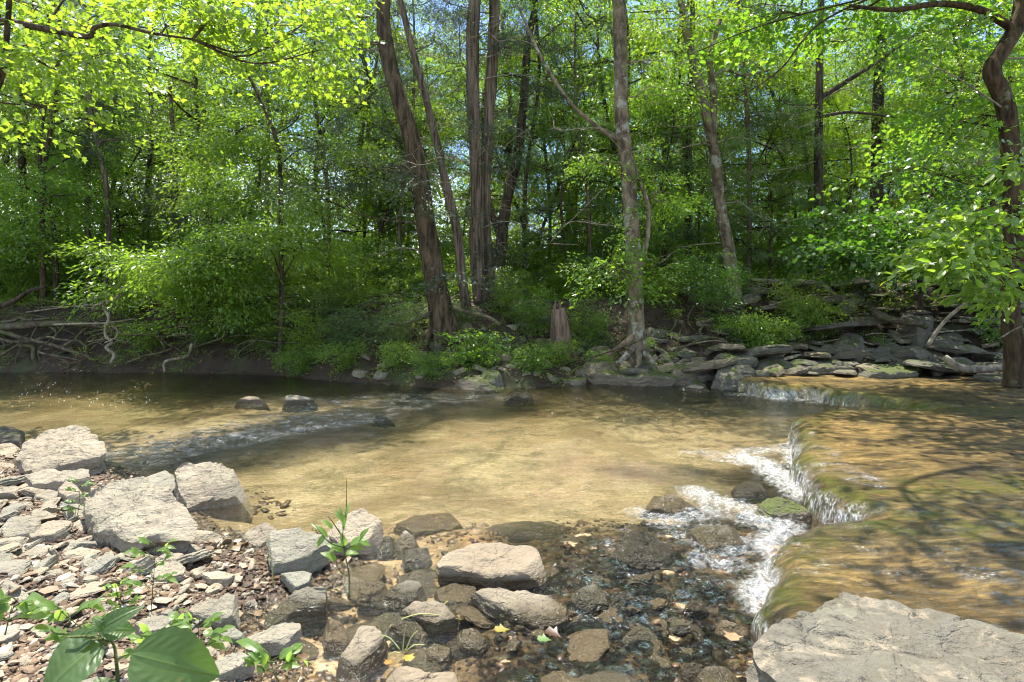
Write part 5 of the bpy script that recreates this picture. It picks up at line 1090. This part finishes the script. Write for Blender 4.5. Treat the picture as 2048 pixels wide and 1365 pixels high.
# ---------------------------------------------------------------- fallen wood and roots
def branch(label, pts, Y, w0, w1, mat='driftwood', name='fallen_branch', cat='branch', forks=(), dY=0.0, rough=.12, parent=None, sides=9, group=None):
    W = np.array([P(a, b, Y + dY * i / max(1, len(pts) - 1)) for i, (a, b) in enumerate(pts)]); c = W.mean(0) if parent is None else np.array(parent.location)
    W = W + r_.normal(size=W.shape) * [0, .05, 0]
    mb = MB(); mb.tube(W - c, np.linspace(w0, w1, len(W)) / 2 / F * Y, sides, rough, 5, 0, r_.random() * 9)
    for f_, a, b in forks:
        Wf = np.array([P(p0, p1, Y) for p0, p1 in f_]); mb.tube(Wf - c, np.linspace(a, b, len(Wf)) / 2 / F * Y, 7, rough, 5)
    o = link(name, mb.build(name, M[mat]), parent, None if parent is not None else c)
    if parent is None: tag(o, label, cat, group)
    return o
branch('thick mossy log lying level across the left bank', [(-60,659),(50,652),(130,648),(230,656)], 10.9, 18, 9, 'driftwood', 'fallen_log', 'log', rough=.2, sides=14)
branch('straight pale stick lying over the left bank litter', [(102,650),(156,648),(217,646),(264,638)], 10.5, 4, 3, 'deadwood')
branch('longest pale bough sagging to the water on the left bank', [(-20,660),(14,666),(51,677),(92,689),(131,697),(176,710),(197,722),(236,731),(267,722),(287,712),(318,707),(345,697)], 10.35, 8, 4, 'driftwood')
branch('grey bough crossing above the sagging one at the left edge', [(-20,672),(20,683),(51,683),(72,681),(92,675),(115,679),(144,683)], 10.4, 7, 4)
branch('arched root like an elbow on the left bank', [(131,691),(156,681),(170,695),(180,714),(197,722)], 10.3, 6, 5, 'driftwood', 'exposed_root', 'root')
branch('stout bent root plunging into the water near the left edge', [(38,690),(61,695),(70,716),(78,743)], 10.4, 9, 8, 'driftwood', 'exposed_root', 'root')
branch('serpentine pale root climbing up the left bank', [(246,572),(230,595),(209,605),(207,619),(217,636),(207,660),(211,675),(221,685),(217,695),(228,710),(232,724)], 10.15, 4.5, 6, 'deadwood', 'exposed_root', 'root', [([(209,605),(190,611),(168,609)], 4, 2), ([(190,611),(184,620)], 3, 2)])
branch('kinked pale branch stepping down into the water, left of the water-edge sapling', [(383,688),(369,714),(338,722),(332,745)], 10.1, 6, 5, 'deadwood')
branch('short curl of root beside the serpentine one', [(222,652),(234,660),(232,675),(221,685)], 10.2, 4, 3, 'deadwood', 'exposed_root', 'root')
branch('wavy stick in the greenery of the left bank', [(236,658),(250,668),(283,670),(314,667)], 10.2, 4, 3)
branch('dark leaning trunk rising to the right from the left edge', [(-40,632),(0,615),(31,601),(62,583),(94,574)], 11.2, 12, 6, 'bark_dark', 'fallen_log', 'log')
branch('low wavy root above the mossy log', [(-20,647),(20,642),(37,636),(62,640),(100,637)], 10.8, 6, 4, 'driftwood', 'exposed_root', 'root')
branch('thin stick from the water up to the serpentine root', [(168,702),(180,690),(200,682),(214,676)], 10.2, 3, 2)
branch('forked stick propped at the left edge', [(-20,722),(10,705),(40,688)], 10.2, 6, 3)
branch('dark wet stick lying along the far waterline below the biggest trunk', [(640,764),(700,757),(740,753),(778,749),(833,747)], 9.3, 7, 4, 'bark_dark')
branch('thin straight stick along the far waterline right of the dark wet one', [(850,748),(900,750),(960,755),(1020,757),(1070,758)], 9.2, 3, 2, 'driftwood')
branch('pale log lying along the top of the right bank', [(1500,560),(1540,563),(1590,563),(1650,569)], 12.1, 8, 12, 'deadwood', 'fallen_log', 'log', rough=.2, sides=12)
branch('bare dead branch leaning up the right bank from the rocks', [(1856,692),(1895,645),(1930,600),(1962,570),(2012,540)], 8.3, 8, 4, 'deadwood', forks=[([(1930,600),(1945,585),(1985,560),(2010,520)], 3, 2), ([(1940,590),(1900,592),(1870,600)], 3, 1)], dY=-.4)
branch('smooth grey fallen trunk on the far right waterline', [(1885,715),(1915,735),(1960,738),(2048,732),(2180,731)], 8.0, 13, 17, 'deadwood', 'fallen_log', 'log', rough=.15, sides=14)
branch('pale twig sticking out of the water by the near crooked trunk', [(2003,674),(2028,663),(2048,640),(2070,620)], 7.0, 3, 3, 'deadwood')
branch('orange-brown broken bough propped on the rocks left of the lichened trunk', [(1218,712),(1232,700),(1250,684),(1264,672)], 8.8, 8, 12, 'snag')
branch('thin dark twig bowed across the lichened trunk foot', [(1180,716),(1220,704),(1255,690),(1300,672)], 8.6, 3, 2, 'bark_dark')
branch('curved stick on the rocks right of the lichened trunk', [(1345,700),(1380,690),(1420,676),(1450,682)], 9.3, 5, 3)
branch('dry stick slanting over the leaf litter high on the right bank', [(1540,612),(1570,604),(1600,596),(1625,590)], 10.6, 4, 2, 'deadwood')
branch('grey stump log among the boulders of the right bank', [(1745,625),(1780,640),(1830,648),(1850,655)], 9.9, 16, 10, 'driftwood', 'fallen_log', 'log', rough=.3, sides=12)
branch('pale straight pole half hidden in leaves on the right bank', [(1480,672),(1500,650),(1512,632)], 9.8, 3, 2, 'deadwood')
big_roots = [([(866,655),(850,690),(837,712),(817,728),(806,745)], 16, 7), ([(862,626),(837,638),(809,648),(778,648)], 9, 5), ([(905,617),(950,628),(973,634),(1001,650)], 9, 8), ([(905,665),(930,700),(950,720),(960,742)], 15, 6),
             ([(880,680),(880,710),(870,735)], 16, 6), ([(817,728),(790,740),(760,747),(735,751)], 7, 3), ([(820,722),(800,728),(770,732),(740,740)], 6, 3), ([(837,712),(825,730),(815,752)], 6, 4), ([(810,735),(790,745),(775,760)], 5, 3)]
for i, (pp, a, b) in enumerate(big_roots): branch('', pp, 9.45, a, b, 'bark' if i in (0, 3, 4) else 'driftwood', 'root', 'root', parent=big, rough=.2, sides=10, dY=-.35)
for pp, a, b in [([(1268,690),(1250,712),(1232,726)], 18, 6), ([(1282,690),(1296,715),(1308,728)], 18, 6), ([(1276,700),(1276,722),(1272,736)], 16, 8)]: branch('', pp, 9.0, a, b, 'bark_pale', 'root', 'root', parent=lich, rough=.15, sides=10, dY=-.2)
# roots hanging from the undercut left bank and the shaded right-middle bank
lst = []
for i in range(66):
    if i < 50: px = -60 + 640 * r_.random() ** 1.3; x = 0; Y = r_.uniform(10.3, 10.75); z0 = r_.uniform(.35, .95)
    else: px = r_.uniform(1330, 1500); Y = r_.uniform(9.6, 10.2); z0 = r_.uniform(.7, 1.2)
    x = (px - CX) / F * Y; q = r_.normal(size=(4, 3)) * [.24, .05, .05]; w_ = r_.uniform(.5, 1.5)
    W = np.array([[x, Y + .25, z0], [x + q[0, 0], Y, z0 * .75], [x + q[1, 0], Y - .08, z0 * .4], [x + q[2, 0] * 1.6, Y - .1 + q[2, 1], -.04 if i < 50 else z0 - .7]])
    mb = MB(); c = W.mean(0); mb.tube(W - c, [.02 * w_, .018 * w_, .014 * w_, .008], 6, .15, 5)
    lst.append((px, mb.build('hanging_root', M['driftwood']), c, 'left undercut bank' if i < 50 else 'shaded bank under the twisted trunk'))
lst.sort(key=lambda q: q[0]); cc = {}
for px, me, c, wh in lst:
    cc[wh] = cc.get(wh, 0) + 1; tag(link('hanging_root', me, None, c), 'thin root hanging down the %s, %s from the left' % (wh, ORD[cc[wh] - 1]), 'root', 'roots hanging from the banks')
# sticks strewn on the left bank
lst = []
for i in range(84):
    px = r_.uniform(-30, 1000) if i < 60 else r_.uniform(1320, 2000); Y = r_.uniform(10.35, 11.6) if i < 60 else r_.uniform(9.4, 11.5); x = (px - CX) / F * Y; L = r_.uniform(.3, 1.7); a = r_.uniform(-.6, .6) + (3.14 if r_.random() < .5 else 0)
    z = gz(x, Y) + r_.uniform(.03, .15); e = np.array([x + math.cos(a) * L, Y + math.sin(a) * L * .5]); ze = gz(*e) + r_.uniform(.03, .2)
    W = np.array([[x, Y, z], [(x + e[0]) / 2 + r_.normal() * .06, (Y + e[1]) / 2 - .05, max((z + ze) / 2, gz((x + e[0]) / 2, (Y + e[1]) / 2)) + r_.uniform(.02, .1)], [e[0], e[1], ze]]); c = W.mean(0)
    mb = MB(); mb.tube(W - c, [.016, .012, .005], 6, .1, 5); lst.append((px, mb.build('stick', M['deadwood' if i % 3 == 0 else 'driftwood']), c, 'left and middle bank' if i < 60 else 'right bank'))
lst.sort(key=lambda q: q[0]); cc = {}
for px, me, c, wh in lst:
    cc[wh] = cc.get(wh, 0) + 1; tag(link('stick', me, None, c), 'dry stick strewn on the %s, %s from the left' % (wh, ORD[cc[wh] - 1]), 'stick', 'sticks strewn on the banks')
# broken reddish stump
st = MB(); b = zray(1124, 716, 8.2); Ys = b[1]; W = np.array([P(px, py, Ys) for px, py in [(1126, 722), (1124, 700), (1122, 670), (1120, 645), (1116, 618)]]); W[0, 2] = b[2] - .15
st.tube(W - b, np.array([46, 40, 33, 31, 25]) / 2 / F * Ys, 26, .28, 8, .55, 4.0)
th = np.linspace(0, 2 * np.pi, 9, endpoint=False)
o = link('broken_stump', st.build('broken_stump', M['snag']), None, b); tag(o, 'reddish broken stump with splayed roots on the middle bank', 'stump')
sp_ = MB()
for i in range(11):
    a = i * .57; rr = .075 * (0.5 + .5 * r_.random()); q = W[-1] - b + np.array([math.cos(a) * rr, math.sin(a) * rr, -.03]); sp_.tube([q, q + [0, 0, r_.uniform(.05, .2)]], [.022, .003], 5)
link('splinter', sp_.build('splinter', M['snag']), o)
for i, (pp) in enumerate([[(1112,706),(1100,714),(1086,718)], [(1134,706),(1146,714),(1152,720)], [(1122,708),(1122,720),(1118,726)]]): branch('', pp, Ys - .05, 10, 3, 'snag', 'root', parent=o)
# ---------------------------------------------------------------- near-shore gravel, cobbles
m = N('pebble'); t = m.attr('tint')
c = m.ramp(t, [(0.0, (0.05, 0.033, 0.022)), (0.35, (0.11, 0.068, 0.038)), (0.7, (0.19, 0.132, 0.082)), (0.85, (0.28, 0.23, 0.165)), (1.0, (0.35, 0.31, 0.235))])
z_ = m.n('SeparateXYZ'); m.set(z_.inputs[0], m.geo()); wt = m.ramp(z_.outputs[2], [(0.02, 1.0), (0.055, 0.0)])
c = m.mix(wt, c, m.mix(1.0, c, (0.5, 0.42, 0.3), 'MULTIPLY'))
PEB = m.done(m.pbsdf(c, m.math('SUBTRACT', 0.85, m.math('MULTIPLY', wt, 0.42)), m.bump(m.noise(90, 4, m.geo(), .6), .4, .004), .4))
phi = (1 + 5 ** .5) / 2
ico = np.array([[-1, phi, 0], [1, phi, 0], [-1, -phi, 0], [1, -phi, 0], [0, -1, phi], [0, 1, phi], [0, -1, -phi], [0, 1, -phi], [phi, 0, -1], [phi, 0, 1], [-phi, 0, -1], [-phi, 0, 1]]) / 1.9
icf = np.array([[0, 11, 5], [0, 5, 1], [0, 1, 7], [0, 7, 10], [0, 10, 11], [1, 5, 9], [5, 11, 4], [11, 10, 2], [10, 7, 6], [7, 1, 8], [3, 9, 4], [3, 4, 2], [3, 2, 6], [3, 6, 8], [3, 8, 9], [4, 9, 5], [2, 4, 11], [6, 2, 10], [8, 6, 7], [9, 8, 1]])
def pebbles(name, lab, x, y, s, flat, tint, mat, up=.25, sm=True, jit=.16):
    z = ground(x, y); n = len(x); V = ico[None] * (1 + r_.normal(size=(n, 12, 1)) * jit) * s[:, None, None] * np.stack([np.ones(n), r_.uniform(.55, 1, n), r_.uniform(*flat, n)], 1)[:, None]
    a = r_.uniform(0, 6.28, n)[:, None]; t1 = r_.normal(size=n)[:, None] * .3
    X_, Y_, Z_ = V[..., 0] * np.cos(a) - V[..., 1] * np.sin(a), V[..., 0] * np.sin(a) + V[..., 1] * np.cos(a), V[..., 2] + V[..., 0] * t1
    mb = MB(); mb.add(np.stack([X_ + x[:, None], Y_ + y[:, None], Z_ + (z + s * up)[:, None]], -1).reshape(-1, 3), None, (icf[None] + np.arange(n)[:, None, None] * 12).reshape(-1, 3), np.repeat(tint, 12))
    tag(link(name, mb.build(name, mat, sm)), lab, 'gravel', None, 'stuff')
yy = np.exp(r_.uniform(np.log(1.6), np.log(5.2), 42000)); xx = r_.uniform(-1.0, .12, 42000) * yy; k = (sdf(near_bank, xx, yy) > -.10); xx, yy = xx[k][:17000], yy[k][:17000]; n = len(xx)
pebbles('gravel', 'reddish-brown gravel covering the left shore', xx, yy, .0035 + .014 * r_.random(n) ** 3 + .001 * yy, (.2, .6), np.clip(r_.normal(.36, .24, n) + .35 * fbm(xx * 2.5, yy * 2.5, 4, 3), 0, 1), PEB, .25, False, .24)
k = r_.random(n) < .055; pebbles('stone_chips', 'pale broken stone chips strewn over the reddish gravel', xx[k], yy[k], .010 + .024 * r_.random(int(k.sum())) ** 2, (.2, .5), np.clip(r_.normal(.85, .12, int(k.sum())), 0, 1), PEB, .45, False, .3)
yy = r_.uniform(1.7, 3.6, 9000); xx = r_.uniform(-.35, .45, 9000) * yy; z, dn_, _, T_ = ground(xx, yy, True); k = (dn_ < .05) & (T_ < .01); xx, yy = xx[k][:2600], yy[k][:2600]; n = len(xx)
pebbles('streambed_cobbles', 'wet brown cobbles on the bed of the shallow riffle', xx, yy, .010 + .030 * r_.random(n) ** 2.5, (.35, .7), np.clip(r_.normal(.38, .2, n), 0, .7), PEB, -.25)
yy = r_.uniform(3.4, 6.5, 5000); xx = r_.uniform(-.6, .5, 5000) * yy; z, dn_, _, T_ = ground(xx, yy, True); k = (dn_ < 0) & (T_ < .01) & (fbm(xx * 1.2, yy * 1.2, 11, 3) > .2) & (dn_ > -.7); xx, yy = xx[k], yy[k]; n = len(xx)
pebbles('pool_pebbles', 'dark pebbles scattered on the sandy pool bed', xx, yy, .010 + .04 * r_.random(n) ** 3, (.3, .5), np.clip(r_.normal(.3, .2, n), 0, .65), PEB, -.1)
# bubbles drifting on the slow water
m = N('bubble'); BUB = m.done(m.pbsdf((.85, .87, .86), .25, None, .5))
q = []
for _ in range(90): q.append(G(r_.uniform(20, 300), r_.uniform(765, 815), 0) if r_.random() < .75 else G(r_.uniform(1100, 1450), r_.uniform(790, 850), 0))
q = np.array(q); n = len(q); s = r_.uniform(.003, .006, n); mb = MB()
mb.add((ico[None] * s[:, None, None] * np.array([1.3, 1, .3]) + q[:, None]).reshape(-1, 3), None, (icf[None] + np.arange(n)[:, None, None] * 12).reshape(-1, 3), .5)
tag(link('bubbles', mb.build('bubbles', BUB)), 'white bubbles drifting on the slow water', 'bubbles', None, 'stuff')

# ---------------------------------------------------------------- plants on the near shore
m = N('big_leaf'); vn = m.attr('tint'); p = m.obj()
c = m.mix(m.ramp(vn, [(0.0, 0.0), (0.12, 1.0)]), (0.14, 0.22, 0.06), m.mix(m.noise(14, 4, p), (0.05, 0.095, 0.03), (0.085, 0.14, 0.05)))
c = m.mix(m.ramp(m.noise(55, 3, p, .6), [(0.66, 0.0), (0.70, 0.8)]), c, (0.16, 0.11, 0.04))
d = m.n('BsdfTranslucent'); m.set(d.inputs[0], (0.16, 0.30, 0.03)); ms = m.n('MixShader', i_0=.45)
m.set(ms.inputs[1], m.pbsdf(c, .42, m.bump(m.math('ADD', vn, m.math('MULTIPLY', m.noise(60, 3, p), .2)), .5, .004), .45)); m.set(ms.inputs[2], d.outputs[0]); BL = m.done(ms.outputs[0])
m = N('weed_leaf'); vn = m.attr('tint'); c = m.mix(m.ramp(vn, [(0.0, 0.0), (0.12, 1.0)]), (0.16, 0.24, 0.08), m.mix(m.noise(20, 4, m.obj()), (0.09, 0.17, 0.04), (0.13, 0.20, 0.06)))
d = m.n('BsdfTranslucent'); m.set(d.inputs[0], (0.36, 0.55, 0.08)); ms = m.n('MixShader', i_0=.5); m.set(ms.inputs[1], m.pbsdf(c, .4, spec=.5)); m.set(ms.inputs[2], d.outputs[0]); WL = m.done(ms.outputs[0])
def leaf3(b, t, w, fold=.18, arch=.12, up=(0, -.35, 1), serr=0.0):
    b, t = np.array(b, float), np.array(t, float); ax = t - b; L = np.linalg.norm(ax); ax /= L; up = np.array(up, float); sd = np.cross(up, ax); sd /= np.linalg.norm(sd); nn = np.cross(ax, sd)
    V, T_ = [], []; nu, nv = 19, 11
    for i in range(nu):
        u = i / (nu - 1); hw = w / 2 * (math.sin(math.pi * u ** .72) ** .8) * (1 - .25 * u) * 1.12 if 0 < u < 1 else 0
        for j in range(nv):
            v = (j / (nv - 1) - .5) * 2; e = hw * (1 + (serr * (i % 2) if abs(v) == 1 else 0))
            V.append(b + ax * (u * L) + sd * (v * e) + nn * (fold * abs(v) * hw + arch * L * math.sin(math.pi * u) + .03 * hw * math.sin(u * 30 + abs(v) * 4) * abs(v)))
            T_.append(min(1, abs(v) + .0) if abs(v) < .15 else (.25 + .75 * abs(math.sin((u * 9 - abs(v) * 1.6) * math.pi)) ** .5))
    return np.array(V), gridfaces(nu, nv), np.array(T_)
def plant(label, stems, leaves, Y, w, name='weed', mat=None, serr=.06):
    b = P(*stems[0][0], Y); root = bpy.data.objects.new(name, None); col.objects.link(root); root.location = b; tag(root, label, 'plant')
    sm = MB()
    for s_ in stems: sm.tube(np.array([P(q[0], q[1], Y) for q in s_]) - b + r_.normal(size=(len(s_), 3)) * [0, .01, 0], np.linspace(w, w * .35, len(s_)), 6, sub=5)
    link('stem', sm.build('stem', M['stem']), root)
    for (bx, by, tx, ty, wd, *o) in leaves:
        dy = o[0] if o else r_.normal() * .03; up = o[1] if len(o) > 1 else (r_.normal() * .2, -.5, 1)
        B, T_ = P(bx, by, Y), P(tx, ty, Y + dy); mb = MB(); v, f, tn = leaf3(B - b, T_ - b, wd / F * Y, up=up, serr=serr); mb.add(v, f, None, tn)
        link('leaf', mb.build('leaf', mat or BL), root)
plant('foreground weed with the biggest leaves, cut by the bottom edge', [[(236, 1420), (228, 1340), (214, 1290), (205, 1262)], [(214, 1290), (190, 1270), (150, 1262)]],
      [(262, 1308, 440, 1352, 118, .05, (0, -.9, .7)), (205, 1285, 82, 1400, 100, -.05, (-.2, -.9, .6)), (200, 1262, 272, 1262, 42, .03, (0, -.8, .8)), (195, 1262, 290, 1212, 36, .03, (0, -1, .5)), (195, 1268, 98, 1325, 46, 0, (-.3, -.8, .6)),
       (205, 1262, 185, 1236, 22, 0), (228, 1330, 262, 1308, 8, 0), (230, 1360, 180, 1420, 60, -.03), (240, 1380, 320, 1430, 60, -.03)], .82, .0035)
def wisp(label, base, tip, n, Y, lw, spread, seed, name='weed', kind=None):
    q = np.random.default_rng(seed); bx, by = base; tx, ty = tip; stems = [[(bx, by), (bx * .6 + tx * .4 + q.normal() * 4, by * .6 + ty * .4), (tx, ty)]]; lv = []
    for i in range(n):
        t = .25 + .75 * (i + .5) / n; x = bx + (tx - bx) * t; y = by + (ty - by) * t; s_ = 1 if i % 2 else -1; L = spread * q.uniform(.6, 1.1) * (1.15 - .5 * t)
        ex, ey = x + s_ * L, y - L * q.uniform(.1, .5); stems.append([(x, y), ((x + ex) / 2, (y + ey) / 2 - 3), (ex, ey)])
        for k in range(4):
            a = .35 + .22 * k; lx, ly = x + (ex - x) * a, y + (ey - y) * a; lv.append((lx, ly, lx + s_ * lw * q.uniform(.2, 1.1), ly + lw * q.uniform(-.7, .5), lw * q.uniform(.3, .5)))
    plant(label, stems, lv, Y, .0022, name, WL, serr=.12)
plant('thin sapling with lobed leaves and a long bare tip before the tan slab', [[(700, 1192), (697, 1150), (690, 1110), (686, 1070), (690, 1020), (694, 958)], [(692, 1095), (660, 1080), (630, 1045)], [(690, 1100), (715, 1085), (738, 1058)], [(688, 1085), (665, 1050), (655, 1035)], [(698, 1150), (680, 1140), (672, 1120)]],
      [(655, 1075, 622, 1048, 10), (650, 1072, 634, 1096, 11), (665, 1058, 640, 1040, 9), (690, 1090, 652, 1116, 15), (692, 1092, 680, 1064, 10), (700, 1090, 735, 1078, 16), (712, 1085, 742, 1092, 16), (720, 1078, 740, 1055, 9), (690, 1070, 665, 1026, 8), (686, 1060, 700, 1010, 7),
       (690, 1110, 718, 1108, 14), (685, 1104, 648, 1088, 12), (672, 1122, 640, 1106, 14), (690, 1050, 678, 1010, 6), (686, 1040, 668, 1020, 7), (690, 1030, 706, 1002, 6), (694, 1090, 676, 1096, 10), (700, 1098, 730, 1100, 12)], 2.5, .0035, 'sapling', WL, serr=.3)
wisp('pale weed with small leaves in front of the large tilted slab', (300, 1215), (305, 1085), 7, 2.3, 26, 46, 1)
wisp('small leafy weed in the stones left of the large tilted slab', (150, 1055), (160, 960), 7, 3.2, 14, 24, 2)
wisp('low serrated weed at the bottom left behind the biggest leaves', (170, 1330), (130, 1215), 7, 1.35, 40, 60, 3)
wisp('weed with yellow-green leaves at the bottom, right of the biggest leaves', (400, 1340), (395, 1240), 7, 1.5, 36, 60, 4)
wisp('low leafy weed at the left edge near the bottom', (10, 1270), (30, 1200), 5, 1.5, 44, 44, 5)
wisp('tiny weed on the broad pale boulder at the far left', (128, 916), (126, 896), 4, 4.3, 9, 14, 6)
wisp('weed tuft at the bottom edge left of the long grey ridge', (560, 1365), (540, 1310), 5, 1.75, 40, 50, 7)
wisp('small weed in the gravel below the dark pyramid-shaped stone', (260, 1240), (235, 1165), 6, 1.9, 22, 30, 8)
wisp('grey-green weed rooted between the bottom-left rocks', (285, 1345), (330, 1255), 6, 1.35, 34, 54, 9)
# grass blades caught among the central stones
gm = N('dry_blade'); DB = gm.done(gm.pbsdf((.30, .30, .10), .6))
def blade(lab, pts, Y, w=.004, name='grass_blade'):
    W = np.array([P(a, b, Y) for a, b in pts]); c = W.mean(0); mb = MB(); mb.tube(W - c, [w, w * .8, w * .6, w * .2][:len(W)] + [w * .2] * max(0, len(W) - 4), 5, sub=6); tag(link(name, mb.build(name, DB), None, c), lab, 'grass blade')
blade('long green blade bent over the half-awash triangular slab', [(778, 1256), (800, 1240), (850, 1228), (925, 1240)], 2.25)
blade('blade standing up from the half-awash triangular slab', [(870, 1228), (882, 1215), (895, 1203)], 2.4, .005)
for i, (a, b) in enumerate([((800, 1300), (760, 1270)), ((805, 1305), (812, 1250)), ((810, 1305), (835, 1262)), ((800, 1308), (775, 1318)), ((806, 1308), (850, 1290))]):
    blade('dry grass wisp tangled in front of the dark pitted rock, %s from the left' % ORD[i], [a, ((a[0] + b[0]) / 2, (a[1] + b[1]) / 2 - 8), b], 2.05, .0025)
blade('thin dry stalk standing in the gravel before the tan slab', [(547, 1190), (545, 1140), (541, 1110), (538, 1062)], 2.55, .003, 'dry_stalk')
# fallen leaves in the water's edge
def fallen(lab, px, py, z, s, cc, yaw):
    gmm = N('fallen_leaf'); n2 = gmm.noise(30, 3, gmm.obj()); FL = gmm.done(gmm.pbsdf(gmm.mix(n2, cc, tuple(v * .5 for v in cc)), .45))
    g0 = G(px, py, z); v = leaf_shape('maple')[0] * s; v[:, 2] += .15 * v[:, 1] ** 2 / s; ca, sa = math.cos(yaw), math.sin(yaw); v = np.stack([v[:, 0] * ca - v[:, 1] * sa, v[:, 0] * sa + v[:, 1] * ca, v[:, 2] * 1.5], 1)
    f = np.array(leaf_shape('maple')[1]); tri = f[:, 2] == f[:, 3]; mb = MB(); mb.add(v, f[~tri], f[tri][:, :3], .5); tag(link('fallen_leaf', mb.build('fallen_leaf', FL), None, g0), lab, 'leaf')
fallen('yellowing leaf curled beside the oval olive slab', 990, 1262, .03, .06, (.22, .19, .03), .3)
fallen('dark red-brown leaf below the oval olive slab', 1090, 1262, .03, .07, (.07, .035, .02), -.5)
fallen('green fallen leaf in the shallow water below the oval olive slab', 1075, 1280, .03, .055, (.10, .18, .05), .1)
fallen('orange leaf in wet gravel near the bottom edge', 772, 1330, .03, .035, (.34, .15, .03), 1.2)
fallen('small mustard leaf left of the orange one', 822, 1322, .03, .05, (.36, .24, .04), 2.2)
fallen('tan leaf propped on the hollow-faced tan stone', 1462, 1282, .12, .07, (.30, .20, .11), 1.0)
